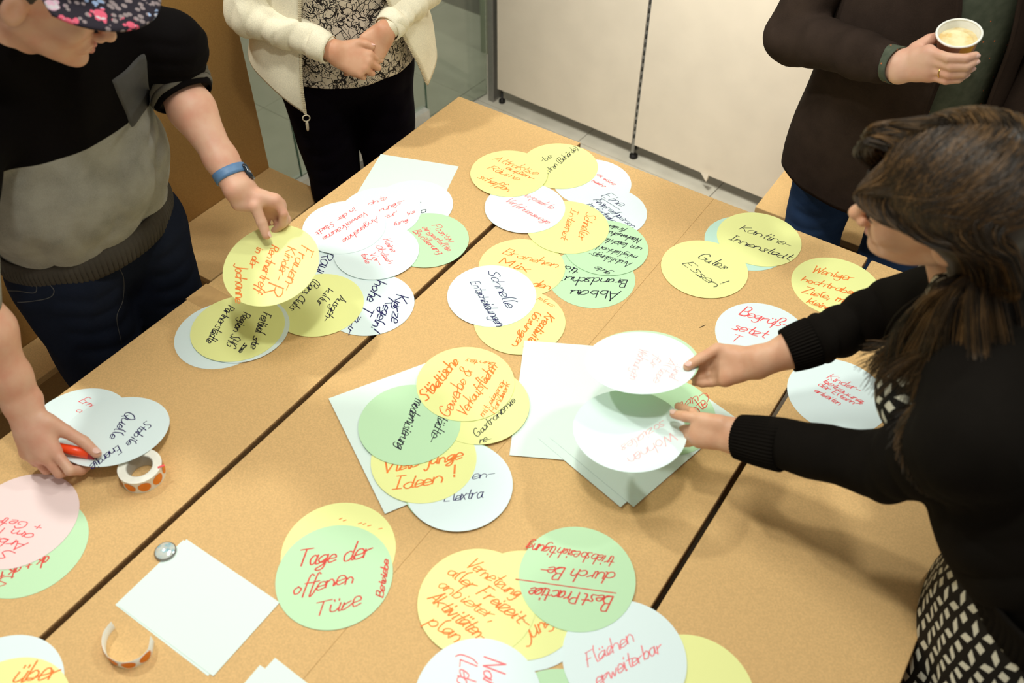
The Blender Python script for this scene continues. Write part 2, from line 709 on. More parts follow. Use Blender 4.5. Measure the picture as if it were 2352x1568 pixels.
# ------------------------------------------------------------------ room: floor, panel wall, glass front
def floor_tiles():
    t = NT('floor_tile', 0.35, 0.4)
    f = t.ramp(t.noise(7, detail=5), 0.3, 0.7)
    t.base(t.mix(f, (0.58, 0.53, 0.43), (0.72, 0.66, 0.55)))
    plain('grout', (0.16, 0.13, 0.10), 0.9)
    base = tag(box('floor', (-4.6, 2.2, -1.6, 4.2, -0.06, -0.004), 'grout'), kind='structure')
    s = 0.6
    me = None
    ang = -0.05
    for i in range(-5, 6):
        for j in range(-5, 4):
            x = -1.25 + i * s
            y = 2.45 + (j - 2) * s
            c, sn = math.cos(ang), math.sin(ang)
            X = -1.25 + (x + 1.25) * c - (y - 2.45) * sn
            Y = 2.45 + (x + 1.25) * sn + (y - 2.45) * c
            if me is None:
                V, Fc = box_vf(-s / 2 + 0.0015, s / 2 - 0.0015, -s / 2 + 0.0015, s / 2 - 0.0015, -0.006, 0)
                o = meshobj('tile', V, Fc, 'floor_tile', origin=(0, 0, 0), smooth=False)
                me = o.data
            else:
                o = bpy.data.objects.new('tile', me)
                COL.objects.link(o)
            o.parent = base
            o.location = np.array([X, Y, 0]) - np.array(base.location)
            o.rotation_euler[2] = ang


floor_tiles()

plain('panel_white', (0.76, 0.66, 0.53), 0.5, 0.3, var=0.03, nscale=9)
plain('grey_metal', (0.30, 0.29, 0.27), 0.35, 0.5, metal=0.6)
plain('white_metal', (0.72, 0.72, 0.66), 0.4, 0.5)
plain('dark_gap', (0.035, 0.03, 0.022), 0.8)
plain('black_rubber', (0.015, 0.013, 0.012), 0.5)
plain('masonry', (0.40, 0.41, 0.29), 0.8, nscale=2.5, var=0.25)
plain('masonry_dark', (0.20, 0.18, 0.11), 0.8, nscale=2.5, var=0.35)

WA = math.atan(-0.0505)


def wy(x):
    return 2.716 - 0.0505 * x


def wallbox(name, x0, x1, d0, d1, z0, z1, mat, parent=None, bevel=0.0):
    """box along the panel wall: d = depth behind the panel face"""
    c = (x0 + x1) / 2
    L = (x1 - x0)
    return box(name, (c - L / 2, c + L / 2, wy(c) + d0, wy(c) + d1, z0, z1), mat, parent, bevel, ang=WA, piv=(c, wy(c), 0))


def panel_wall():
    xs = [-1.972, -1.2975, -0.622, 0.053, 0.728]
    for i in range(4):
        a, b = xs[i], xs[i + 1]
        root = empty('wall_panel', ((a + b) / 2, wy((a + b) / 2), 0.0),
                     ['white shelving back panel next to the glass front', 'white shelving back panel behind the far table corner',
                      'white shelving back panel behind the person in the brown jacket', 'white shelving back panel at the right edge of the photo'][i],
                     'panel', 'white back panels of the shelving wall')
        wallbox('panel', a + 0.006, b - 0.006, 0, 0.02, 0.07, 2.5, 'panel_white', root, 0.002)
        up = wallbox('upright', b - 0.006, b + 0.006, 0.004, 0.05, 0.03, 2.5, 'grey_metal', root)
        V = []
        sl = [box_vf(b - 0.0022, b + 0.0022, wy(b) + 0.001, wy(b) + 0.0045, z, z + 0.016) for z in np.arange(0.1, 1.6, 0.032)]
        vv, ff = join_vf(sl)
        so = meshobj('slots', vv, ff, 'dark_gap', up)
        so['kind'] = 'stuff'
        vf1 = lathe_vf([(0.0, 0), (0.017, 0), (0.017, 0.012), (0.006, 0.016), (0.006, 0.04), (0.011, 0.042), (0.011, 0.055), (0, 0.056)],
                       (b, wy(b) + 0.02, 0.0), n=16)
        meshobj('levelling_foot', *vf1, 'black_rubber', root)
    # end post beside the glass
    p = tag(wallbox('trim_1', -2.012, -1.984, -0.004, 0.05, 0.0, 2.5, 'grey_metal', None, 0.002), kind='structure')
    ft = lathe_vf([(0.0, 0), (0.014, 0), (0.014, 0.012), (0.005, 0.016), (0.005, 0.06), (0, 0.06)], (-1.955, wy(-1.955) + 0.02, 0.0), n=16)
    tag(meshobj('levelling_foot', *ft, 'black_rubber'), 'small black levelling foot under the panel beside the glass', 'furniture foot')
    # a stub of torn paper under the third panel
    tp = np.array([at(1612, 385, 0.1), at(1634, 392, 0.1), at(1632, 405, 0.07), at(1627, 411, 0.065), at(1622, 404, 0.07)])
    tp[:, 1] -= 0.02
    V = np.vstack([tp, tp + [0, 0.001, 0]])
    Fc = [[0, 1, 2, 3, 4], [9, 8, 7, 6, 5]] + [[i, i + 5, (i + 1) % 5 + 5, (i + 1) % 5] for i in range(5)]
    tag(meshobj('paper_scrap', V, Fc, 'panel_white', smooth=False), 'torn scrap of adhesive tape hanging from the panel bottom', 'scrap')
    tag(wallbox('wall_back', -2.3, 2.2, 0.30, 0.36, 0, 3.2, 'masonry'), kind='structure')


panel_wall()


def glass_front():
    gt = NT('pane_glass', 0.02, 0.5)
    gt.b.inputs['Base Color'].default_value = (0.80, 0.90, 0.80, 1)
    gt.b.inputs['Transmission Weight'].default_value = 0.92
    gt.b.inputs['IOR'].default_value = 1.45
    plain('glass_edge', (0.04, 0.11, 0.07), 0.2, 0.6)
    # the front runs from the end post towards the lower left of the photo
    A = np.array([-2.05, 2.86])
    B = np.array([-2.30, 1.10])
    d = unit(B - A)
    L = np.linalg.norm(B - A)
    ang = math.atan2(d[1], d[0])
    cuts = [0.0, 0.36, 1.0, 1.78]

    def seg(name, s0, s1, o0, o1, z0, z1, mat, parent=None):
        m = A + d * (s0 + s1) / 2
        h = (s1 - s0) / 2
        return box(name, (m[0] - h, m[0] + h, m[1] + o0, m[1] + o1, z0, z1), mat, parent, ang=ang, piv=(m[0], m[1], 0))
    for i in range(3):
        root = empty('window_%d' % (i + 1), (*(A + d * (cuts[i] + cuts[i + 1]) / 2), 0.0), None, None)
        root['kind'] = 'structure'
        seg('pane', cuts[i] + 0.006, cuts[i + 1] - 0.002, -0.005, 0.005, 0.10 if i else 0.0, 2.6, gt.m, root)
        seg('pane_edge', cuts[i + 1] - 0.002, cuts[i + 1] + 0.004, -0.006, 0.006, 0.10 if i else 0.0, 2.6, 'glass_edge', root)
    r = tag(seg('baseboard_left', 0.37, 1.78, 0.012, 0.05, 0.0, 0.045, 'grey_metal'), kind='structure')
    seg('rail', 0.37, 1.78, -0.02, 0.03, 0.045, 0.10, 'white_metal', r)
    for s0 in (0.62, 0.95, 1.3):
        c = A + d * s0
        v = lathe_vf([(0, 0), (0.004, 0), (0.004, 0.003), (0, 0.004)], (c[0] + 0.05, c[1], 0.02), axis=(1, 0, 0), n=10)
        meshobj('screw', *v, 'dark_gap', r)
    # shop interior behind the glass
    tag(box('wall_left', (-3.9, -3.8, 0.2, 4.2, 0, 3.2), 'masonry_dark'), kind='structure')


glass_front()


# ------------------------------------------------------------------ cardboard furniture
def cardboard_table(label, x0, x1, y0, y1, split=None):
    root = empty('cardboard_table', ((x0 + x1) / 2, (y0 + y1) / 2, 0), label, 'table', 'cardboard tables pushed together')
    xs = [x0] + ([split] if split else []) + [x1]
    for a, b in zip(xs[:-1], xs[1:]):
        box('tabletop_panel', (a + (0.0004 if a != x0 else 0), b - (0.0004 if b != x1 else 0), y0, y1, 0.728, 0.75), ['cardboard', 'cut_edge_shaded'], root, 0.0035, 3)
        po = [ch for ch in root.children][-1]
        for pl in po.data.polygons:
            if abs(pl.normal.x) > .5:
                pl.material_index = 1
    w = x1 - x0
    for yy in (y0 + 0.25, (y0 + y1) / 2, y1 - 0.25):
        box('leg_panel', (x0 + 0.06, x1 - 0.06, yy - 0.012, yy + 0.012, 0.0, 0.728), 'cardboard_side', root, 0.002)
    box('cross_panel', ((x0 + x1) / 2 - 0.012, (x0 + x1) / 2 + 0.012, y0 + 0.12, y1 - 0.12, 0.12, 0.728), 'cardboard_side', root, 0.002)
    return root


tA = cardboard_table('narrow cardboard table at the left, its edge against the standing people', -1.386, -0.987, -0.25, 1.797)
tB = cardboard_table('wide cardboard table in the middle covered with most of the cards', -0.977, -0.207, -0.25, 1.780)
V, Fc = box_vf(-0.5948, -0.5936, -0.24, 1.776, 0.7500, 0.75015)
meshobj('crease', V, Fc, 'cardboard_side', tB, smooth=False)
tC = cardboard_table('narrow cardboard table at the right, under the leaning woman', -0.198, 0.172, -0.25, 1.776)
V, Fc = box_vf(-1.387, -1.300, 0.80, 0.86, 0.7500, 0.7502)
meshobj('tape', V, Fc, 'tape', tA, smooth=False)
V, Fc = box_vf(-1.3885, -1.387, 0.80, 0.86, 0.70, 0.7502)
meshobj('tape', V, Fc, 'tape', tA, smooth=False)


def bench(label, x0, x1, y0, y1, z, back=True):
    root = empty('cardboard_bench', ((x0 + x1) / 2, (y0 + y1) / 2, 0), label, 'bench')
    box('seat', (x0, x1, y0, y1, z - 0.02, z), 'cardboard', root, 0.002)
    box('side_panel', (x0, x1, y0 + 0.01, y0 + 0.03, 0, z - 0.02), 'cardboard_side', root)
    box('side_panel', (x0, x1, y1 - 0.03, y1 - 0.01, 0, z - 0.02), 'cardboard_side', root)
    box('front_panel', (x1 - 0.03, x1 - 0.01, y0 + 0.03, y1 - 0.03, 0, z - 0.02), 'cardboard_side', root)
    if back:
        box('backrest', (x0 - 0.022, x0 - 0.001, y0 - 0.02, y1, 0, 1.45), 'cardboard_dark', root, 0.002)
    return root


bench('brown cardboard bench with a tall back panel beside the glass front', -1.925, -1.69, 1.06, 1.525, 0.45)
bench('brown cardboard bench behind the man in the cap', -1.925, -1.80, 0.10, 1.02, 0.42, back=True)
rb = empty('cardboard_box', (-0.44, 2.4, 0), 'cardboard box stool behind the far table edge, beside the jeans of the standing man', 'box')
box('top', (-0.605, -0.277, 2.196, 2.62, 0.43, 0.45), 'cardboard', rb, 0.002)
box('front_panel', (-0.60, -0.282, 2.20, 2.215, 0, 0.43), 'cardboard_side', rb)
box('side_panel', (-0.60, -0.585, 2.215, 2.61, 0, 0.43), 'cardboard_side', rb)
box('side_panel', (-0.297, -0.282, 2.215, 2.61, 0, 0.43), 'cardboard_side', rb)

# ------------------------------------------------------------------ sheets and cards on the tables (bottom to top inside each group)
R, O, K, B, DR, PR = 'red_ink', 'orange_ink', 'black_ink', 'blue_ink', 'dark_red_ink', 'pale_red_ink'

# left cluster
sheet('blank white sheet sticking out above the white cards at the left table edge', (-1.386, 1.457), (0.34, -0.94), 0.297, 0.21, side=1)
card('white card at the back with a small dark circle, half under the green "Positiv" card', 'white_card', (-1.186, 1.338),
     [('.', (962, 462), (968, 466), .012), ('o', (968, 490), (980, 484), .02)], K)
card('white card with dark "Raum" lettering peeping out between yellow cards', 'white_card', (-1.175, 1.085),
     [('Raum', (744, 578), (722, 640), .03, .0022)], B)
card('white card with dark blue "Kurze Regeln! hohe T." beside the first table gap', 'white_card', (-1.0497, 1.0143),
     [('Kurze', (911, 676), (897, 737), .026, .0026), ('Regeln!', (893, 684), (851, 752), .026, .0026), ('hohe T.', (866, 643), (824, 720), .026, .0026),
      ('zur', (824, 722), (793, 763), .018)], B)
card('green card with red "Positiv eingestellte Bevölkerung"', 'green_card', (-1.0773, 1.2534),
     [('Positiv', (991, 518), (1032, 556), .017, .0015), ('eingestellte', (969, 522), (1027, 576), .016, .0015), ('Bevölkerung', (948, 531), (1008, 584), .016, .0015)], R)
card('white card with short red lines ending in "rungs-", against the blank sheet', 'white_card', (-1.2318, 1.2701),
     [('chte', (847, 472), (888, 457), .016, .0015), ('rungs-', (873, 487), (929, 464), .018, .0015), ('tur', (885, 502), (913, 490), .015, .0015),
      ('fung', (905, 519), (937, 507), .016, .0015), ('bis', (937, 494), (952, 488), .012, .0013)], R)
card('white card with small red "Keine Obdach Vorteile", above the "Kurze Regeln" card', 'white_card', (-1.1466, 1.1547),
     [('Keine', (879, 550), (899, 578), .015, .0015), ('Obdach', (862, 565), (892, 606), .015, .0015), ('Vor-', (847, 582), (868, 608), .015, .0015),
      ('teile', (829, 582), (841, 605), .014, .0015)], R)
card('white card with red "Angenehme Verweilräume in der Stadt"', 'white_card', (-1.2645, 1.1777),
     [('Angenehme', (866, 497), (787, 550), .017, .0015), ('Verweilräume', (840, 486), (741, 545), .017, .0015), ('in der Stadt', (814, 476), (726, 533), .015, .0015)], R)
card('yellow card with black "Ausgehkultur (Bars, Clubs)"', 'yellow_card', (-1.1379, 0.9496),
     [('Ausgeh-', (781, 677), (741, 733), .022, .0019), ('kultur', (754, 662), (725, 697), .020, .0018), ('(Bars, Clubs', (722, 642), (665, 706), .021, .0018)], K)

# stack the man lifts
card('white card showing round the left rim of the yellow "Festival" card', 'white_card', (-1.2432, 0.7689))
card('white card showing as a thin crescent at the right rim of the yellow "Festival" card', 'white_card', (-1.2185, 0.8040))
card('yellow card with black "Festival Region" lettering, below the one the man holds', 'yellow_card', (-1.2283, 0.8000),
     [('Festival', (604, 716), (586, 762), .024, .0020), ('Region SHG', (559, 716), (519, 792), .022, .0019), ('Partnerstädte', (524, 700), (473, 783), .021, .0019),
      ('ste', (584, 772), (576, 798), .016, .0024), ('sse', (562, 788), (548, 806), .014, .0024)], K)
card('yellow card held up by the man, orange "Frauen- Kinder- Rentner" lettering', 'yellow_card', (-1.1526, 0.8641),
     [('Frauen-', (692, 562), (650, 662), .026, .0022), ('Kinder-', (661, 566), (634, 640), .020, .0020), ('Rentnertreff', (624, 562), (586, 668), .021, .0021), ('R', (618, 650), (612, 672), .030, .0026),
      ('in der', (591, 566), (572, 612), .020, .0019), ('Jochanne', (543, 604), (540, 694), .022, .0021)], O, z=0.9212, n=(0.0451, -0.2651, 1))

# top cluster
card('white card with faint red lines at the far end of the cluster, under two others', 'white_card', (-0.8744, 1.6642),
     [('ca. wöche', (1369, 401), (1408, 425), .014, .0013), ('machen', (1359, 416), (1391, 433), .014, .0013)], R)
card('white card with blue "Eine Ansprechperson im Rathaus"', 'white_card', (-0.7859, 1.582),
     [('Eine', (1382, 450), (1424, 474), .026, .0015), ('Ansprechperson', (1363, 459), (1452, 523), .020, .0015), ('im Rathaus', (1346, 469), (1410, 512), .020, .0015),
      ('-', (1381, 455), (1421, 480), .001, .0015)], B)
card('yellow card with black "Behörde" lettering, farthest card from the camera', 'yellow_card', (-0.9782, 1.6766),
     [('rbe', (1246, 374), (1268, 361), .018, .0016), ('ntren (Behörde)', (1259, 399), (1328, 342), .019, .0016)], K)
card('green card with black upside-down "Abbau Brandschutz", half under another green card', 'green_card', (-0.6954, 1.359),
     [('Abbau', (1427, 668), (1313, 666), .027, .0023), ('Brandschutz', (1441, 642), (1270, 634), .024, .0021), ('tionen', (1333, 619), (1262, 600), .022, .0021)], K)
card('green card with black upside-down "gute Ausbildungsmöglichkeit um leichte"', 'green_card', (-0.7205, 1.4669),
     [('gute', (1404, 626), (1375, 611), .018, .0015), ('Ausbildungs-', (1452, 604), (1358, 578), .020, .0015), ('möglichkeit', (1465, 588), (1376, 564), .018, .0015),
      ('um leichte', (1476, 569), (1393, 546), .019, .0016), ('Nachwuchs', (1474, 549), (1400, 530), .018, .0016), ('finden', (1439, 527), (1395, 514), .016, .0015)], K)
card('yellow card with orange "Branchen Mix", under the white "Schnelle" card', 'yellow_card', (-0.8426, 1.2993),
     [('Branchen', (1154, 582), (1277, 615), .022, .0019), ('Mix', (1144, 604), (1208, 624), .024, .0026), ('den', (1221, 655), (1262, 664), .020, .0026)], O)
card('yellow card with orange "Schneller Internet"', 'yellow_card', (-0.832, 1.4782),
     [('Schneller', (1348, 487), (1326, 548), .024, .0018), ('Internet', (1314, 478), (1288, 546), .022, .0018)], O)
card('white card with red "verpackte Verfahrenswege"', 'white_card', (-0.9552, 1.4814),
     [('verpackte', (1196, 446), (1265, 480), .019, .0015), ('Verfahrenswege', (1159, 461), (1255, 514), .018, .0015)], PR)
card('yellow card with orange "Attraktive Außenräume schaffen"', 'yellow_card', (-1.0639, 1.5728),
     [('Attraktive', (1131, 366), (1229, 402), .023, .0017), ('außen-', (1161, 387), (1223, 412), .014, .0022), ('Räume', (1119, 387), (1187, 414), .022, .0017),
      ('schaffen', (1097, 407), (1165, 440), .023, .0018)], O)
card('yellow card with orange "Kreativitätslösungen", under the white "Schnelle" card', 'yellow_card', (-0.7508, 1.1532),
     [('Kreativitäts-', (1257, 718), (1196, 806), .021, .0028), ('lösungen', (1230, 714), (1176, 792), .020, .0024), ('plus', (1236, 686), (1268, 704), .014, .0014)], O)
card('white card with blue "Schnelle Entscheidungen"', 'white_card', (-0.8451, 1.1845),
     [('Schnelle', (1119, 622), (1163, 706), .026, .0019), ('Entscheidungen', (1081, 648), (1140, 750), .022, .0018)], B)

# right side
card('pale mint card under the yellow "Kantine" card', 'mint_card', (-0.4588, 1.668))
card('yellow card with black "Kantine-Innenstadt"', 'yellow_card', (-0.4408, 1.6964),
     [('Kantine-', (1697, 527), (1811, 567), .024, .0017), ('Innenstadt', (1673, 549), (1810, 597), .023, .0018)], K)
card('yellow card with black "Gutes Essen!"', 'yellow_card', (-0.5002, 1.5288),
     [('Gutes', (1600, 592), (1660, 618), .028, .0019), ('Essen', (1567, 606), (1640, 660), .028, .0018), ('!', (1650, 650), (1658, 654), .022, .0018)], K)
card('yellow card with orange "Weniger hochtrabende Ziele", partly under the woman\'s sleeve', 'yellow_card', (-0.233, 1.6415),
     [('Weniger', (1863, 624), (1957, 645), .024, .0021), ('hochtrabende', (1840, 644), (1995, 687), .020, .0022), ('Ziele, mehr', (1841, 671), (1974, 705), .021, .0022),
      ('kleine In', (1852, 695), (1936, 722), .018, .0020)], O)
card('white card with red "Begrüßung setzt", behind the woman\'s upper hand', 'white_card', (-0.3082, 1.408),
     [('Begrüß-', (1697, 722), (1806, 754), .028, .0023), ('setzt', (1680, 755), (1754, 775), .026, .0022), ('T', (1676, 780), (1694, 786), .02, .0018)], R)
card('white card with small red "Kinderbetreuung", beside the woman\'s chest', 'white_card', (-0.1181, 1.3391),
     [('Kinder-', (1898, 868), (1971, 900), .017, .0015), ('betreuung,', (1891, 877), (1980, 928), .015, .0015), ('der Eltern', (1878, 884), (1958, 928), .014, .0014),
      ('arbeiten', (1870, 898), (1926, 930), .014, .0014)], R)

# centre sheets
sheet('large blank white sheet lying left of the woman\'s hands', (-0.711, 1.111), (0.474, -0.882), 0.297, 0.21, side=1)
sheet('blank white sheet lying a finger width beside its twin, corner towards the camera', (-0.343, 0.866), (0.22, 0.976), 0.297, 0.21)
sheet('upper blank white sheet under the woman\'s lower hand, one corner at the table gap', (-0.324, 0.879), (0.22, 0.976), 0.297, 0.21)
card('green card with a red scribble between the woman\'s two hands', 'green_card', (-0.375, 1.098),
     [('Curio', (1622, 900), (1548, 930), .024, .0014), ('nte', (1600, 952), (1625, 930), .030, .0020)], DR)
card('white card with faint red "Wohnen soziales" held low in the woman\'s left hand', 'white_card', tuple(at(1446, 986, 0.885)[:2]),
     [('soziales', (1524, 966), (1427, 1023), .018, .0016), ('Wohnen', (1545, 992), (1440, 1052), .022, .0018)], 'faint_ink', z=0.885, n=(-0.07, 0.07, 1))
card('green card right under the white card the woman lifts', 'green_card', (-0.4165, 1.0445), z=0.9345, n=(-0.18, 0.172, 1))
card('white card with faint red lines lifted by the woman', 'white_card', (-0.4174, 1.0354),
     [('Ältere', (1537, 822), (1498, 874), .018, .0016), ('Wohnungen', (1470, 800), (1444, 868), .020, .0016), ('für', (1505, 815), (1491, 842), .018, .0016), ('und', (1552, 840), (1538, 866), .016, .0016)],
     'faint_ink', z=0.9377, n=(-0.1795, 0.172, 1))

# middle cluster
sheet('blank white sheet under the green "Modernisierung" card', (-0.94, 0.762), (0.877, -0.48), 0.297, 0.21, side=1)
card('green card almost hidden under the white "Extra" card', 'green_card', (-0.614, 0.743))
card('white card with blue "en- extra", under the yellow "Ideen" card', 'white_card', (-0.6077, 0.7417),
     [('en-', (1084, 1101), (1134, 1093), .018, .0014), ('Elextra', (1020, 1152), (1108, 1142), .022, .0016)], B)
card('yellow card with orange "Viele junge Ideen!"', 'yellow_card', (-0.6951, 0.751),
     [('Viele junge', (877, 1086), (1060, 1054), .028, .0028), ('Ideen', (901, 1125), (1016, 1108), .028, .0026), ('!', (1040, 1094), (1046, 1092), .026, .0032)], O)
card('yellow card with black slanted lettering, under the yellow "Städtische" card', 'yellow_card', (-0.6854, 0.9146),
     [('Gastronomie', (1096, 1004), (1184, 922), .018, .0016), ('re-', (1102, 1018), (1128, 1012), .016, .0016)], K)
card('green card with black "Städtemodernisierung" on the white sheet', 'green_card', (-0.7678, 0.8004),
     [('modernisierung', (955, 915), (909, 1026), .022, .0018), ('Städte-', (1015, 940), (984, 1010), .022, .0018)], K)
card('yellow card with orange "Städtische Gewerbe & Verkaufsflächen"', 'yellow_card', (-0.7397, 0.9432),
     [('Städtische', (980, 922), (1053, 832), .026, .0030), ('Gewerbe &', (1030, 958), (1084, 852), .026, .0021), ('Verkaufsflächen', (1068, 957), (1142, 843), .024, .0021),
      ('mit eigener', (1110, 958), (1163, 876), .014, .0016), ('Handwerk', (1136, 950), (1171, 883), .014, .0016), ('Buntes', (1139, 833), (1074, 824), .014, .0014)], O)

# bottom group
card('yellow card under the green "Tage der offenen Türe" card', 'yellow_card', (-0.6988, 0.5186), [("'' ''' '", (772, 1200), (872, 1222), .010, .0018)], O)
card('green card with red "Tage der offenen Türe Betriebe"', 'green_card', (-0.673, 0.4792),
     [('Tage der', (678, 1301), (850, 1279), .032, .0026), ('offenen', (672, 1366), (810, 1336), .028, .0024), ('Türe', (716, 1416), (826, 1390), .028, .0022),
      ('Betriebe', (880, 1372), (893, 1287), .014, .0022)], DR)
card('white card whose edge shows at the top between a yellow and a green card', 'white_card', tuple(at(1195, 1390, .75)[:2]))
card('white card whose rim shows below the yellow "Vernetzung" pair', 'white_card', tuple(at(1212, 1408, .75)[:2]))
card('yellow card with orange "Jun" lettering beside the green "Best Practice" card', 'yellow_card', (-0.3858, 0.6138),
     [('Jung', (1205, 1482), (1270, 1428), .028, .0022)], O)
card('yellow card with orange "Vernetzung aller Freizeitanbieter, Aktivitätenplan"', 'yellow_card', (-0.448, 0.5751),
     [('Vernetzung', (1068, 1298), (1184, 1372), .024, .0020), ('aller Freizeit-', (1026, 1316), (1206, 1440), .024, .0022), ('anbieter,', (1005, 1346), (1130, 1428), .022, .0017),
      ('Aktivitäten-', (982, 1374), (1106, 1474), .024, .0022), ('plan', (981, 1430), (1046, 1474), .024, .0020)], O)
card('yellow card at the bottom edge, right of the white "Flächen" card', 'yellow_card', (-0.0877, 0.6343))
card('green card almost hidden at the bottom edge under two white cards', 'green_card', tuple(at(1285, 1682, .75)[:2]))
card('white card with red "Flächen erweiterbar"', 'white_card', (-0.2017, 0.6277),
     [('Flächen', (1350, 1530), (1456, 1472), .024, .0016), ('erweiterbar', (1372, 1574), (1522, 1494), .022, .0018)], PR)
card('green card with dark red upside-down "Best Practice durch Betriebsbesichtigung"', 'green_card', (-0.335, 0.7045),
     [('Best Practice', (1408, 1370), (1222, 1348), .024, .0024), ('-', (1412, 1361), (1197, 1331), .001, .0024), ('durch Be-', (1414, 1316), (1246, 1300), .022, .0022),
      ('triebsbesichtigung', (1416, 1280), (1216, 1246), .022, .0018)], DR)
card('white card with red "Nah (Leben", at the bottom edge', 'white_card', (-0.3527, 0.4443),
     [('Nahver', (1112, 1508), (1104, 1630), .030, .0024), ('(Leben', (1056, 1502), (1050, 1610), .026, .0020)], PR)

# lower left
card('green card half under the pink card', 'green_card', (-1.1419, 0.2264),
     [('gk + gk + gk', (114, 1272), (-40, 1330), .022, .0024), ('S', (32, 1322), (-4, 1326), .022, .0018)], DR)
card('pink card with red upside-down lettering', 'pink_card', (-1.1986, 0.2515),
     [('+ Getränke', (100, 1207), (-70, 1172), .018, .0020), ('am Herd', (80, 1226), (-70, 1196), .018, .0020), ('Arbeits', (66, 1246), (-60, 1222), .018, .0020),
      ('Sch', (36, 1268), (-50, 1252), .020, .0020)], R)
card('white card in the lower left corner of the photo', 'white_card', (-0.9608, 0.038))
card('yellow card with orange strokes in the lower left corner', 'yellow_card', (-0.9201, 0.0204), [('über', (28, 1566), (128, 1556), .03, .0026)], O)
card('white card with small red lettering beside the man\'s lower hand', 'white_card', (-1.2885, 0.4397),
     [('Erneu', (181, 922), (222, 942), .015, .0015), ('auf', (174, 943), (206, 960), .015, .0015)], R)
card('white card with violet "Stabile Energiequelle" pinched in the man\'s lower hand', 'white_card', (-1.2038, 0.4677),
     [('Stabile', (334, 966), (290, 1018), .020, .0018), ('Quelle', (290, 945), (252, 1004), .022, .0020), ('Energie', (270, 1022), (206, 1068), .024, .0018)], B, z=0.772, n=(-0.0975, 0.151, 1))

sheet('blank white half sheet, lower one of the pair beside the shiny disc', (-0.934, 0.384), (1, 0.008), 0.214, 0.146, side=-1, group='blank half sheets')
sheet('blank white half sheet, upper one of the pair beside the shiny disc', (-0.930, 0.388), (1, 0.018), 0.216, 0.148, side=-1, group='blank half sheets')
p1 = at(597, 1527, .75)
p2 = at(632, 1511, .75)
sheet('blank white half sheet at the bottom edge, lower of two', p1[:2], (1, 0.03), 0.21, 0.148, side=-1, group='blank half sheets')
sheet('blank white half sheet at the bottom edge, upper of two', p2[:2], (1, -0.02), 0.21, 0.148, side=-1, group='blank half sheets')

# ------------------------------------------------------------------ small things on the tables
plain('label_backing', (0.86, 0.84, 0.74), 0.5)
plain('orange_dot', (0.82, 0.24, 0.02), 0.45)
plain('core_grey', (0.50, 0.48, 0.42), 0.7)


def sticker_roll():
    c = at(331, 1092, .75)
    root = empty('sticker_roll', c, 'roll of round orange stickers lying beside the white card', 'sticker roll')
    ro, ri, h = 0.0385, 0.024, 0.030
    V, Fc = lathe_vf([(ri, 0.001), (ro, 0.0), (ro, h), (ri, h), (ri, 0.001)], c, n=64)
    meshobj('backing_roll', V, Fc, 'label_backing', root, smooth=False)
    V, Fc = lathe_vf([(ri - 0.0015, 0.001), (ri, 0.001), (ri, h - 0.001), (ri - 0.0015, h - 0.001), (ri - 0.0015, 0.001)], c, n=48)
    meshobj('core', V, Fc, 'core_grey', root, smooth=False)
    for k in range(9):
        a0 = k * 2 * math.pi / 9 + 0.12
        V = [c + [ro * 1.012 * math.cos(a0), ro * 1.012 * math.sin(a0), h * 0.5]]
        m = 24
        for j in range(m):
            t = 2 * math.pi * j / m
            a = a0 + 0.0112 * math.cos(t) / ro
            V.append(c + [ro * 1.012 * math.cos(a), ro * 1.012 * math.sin(a), h * 0.5 + 0.0112 * math.sin(t)])
        meshobj('sticker', V, [[0, 1 + j, 1 + (j + 1) % m] for j in range(m)], 'orange_dot', root, smooth=False)
    V, Fc = box_vf(-.002, .002, -.006, .006, 0, 0.0006, ang=-.5)
    meshobj('ink_mark', V + at(370, 1071, .7802), Fc, 'red_ink', root, smooth=False)


sticker_roll()


def curl_strip():
    P = [at(262, 1437, .757), at(246, 1462, .755), at(243, 1492, .753), at(256, 1519, .752), at(288, 1533, .752), at(322, 1526, .752), at(346, 1504, .753), at(352, 1470, .756)]
    c = np.mean(P, 0)
    root = empty('sticker_strip', (c[0], c[1], 0.75), 'curled leftover strip of orange stickers standing on edge', 'sticker strip')
    S = spline(P, 6)
    S[:, 2] = 0.751
    m = len(S)
    h = 0.021
    lean = np.array([0, 0, h])
    T = np.gradient(S, axis=0)
    T /= np.linalg.norm(T, axis=1)[:, None]
    Nn = np.cross(T, [0, 0, 1])
    V = np.vstack([S, S + lean, S + Nn * 0.0003, S + Nn * 0.0003 + lean])
    Fc = []
    for i in range(m - 1):
        Fc += [[i, i + 1, m + i + 1, m + i], [2 * m + i + 1, 2 * m + i, 3 * m + i, 3 * m + i + 1], [m + i, m + i + 1, 3 * m + i + 1, 3 * m + i]]
    meshobj('backing', V, Fc, 'label_backing', root)
    d = np.concatenate([[0], np.cumsum(np.linalg.norm(np.diff(S, axis=0), axis=1))])
    for s0 in np.arange(0.015, d[-1] - 0.01, 0.0275):
        V = []
        mm = 20
        for rr_ in (0.0, 0.5, 1.0):
            for j in range(mm):
                t = 2 * math.pi * j / mm
                s = s0 + 0.0108 * rr_ * math.cos(t)
                p = np.array([np.interp(s, d, S[:, a]) for a in range(3)])
                nn = np.array([np.interp(s, d, Nn[:, a]) for a in range(3)])
                V.append(p + nn * 0.0011 + [0, 0, h / 2 + 0.0092 * rr_ * math.sin(t)])
        meshobj('sticker', V, [[r_ * mm + j, r_ * mm + (j + 1) % mm, (r_ + 1) * mm + (j + 1) % mm, (r_ + 1) * mm + j] for r_ in (0, 1) for j in range(mm)],
                'orange_dot', root, smooth=False)


curl_strip()

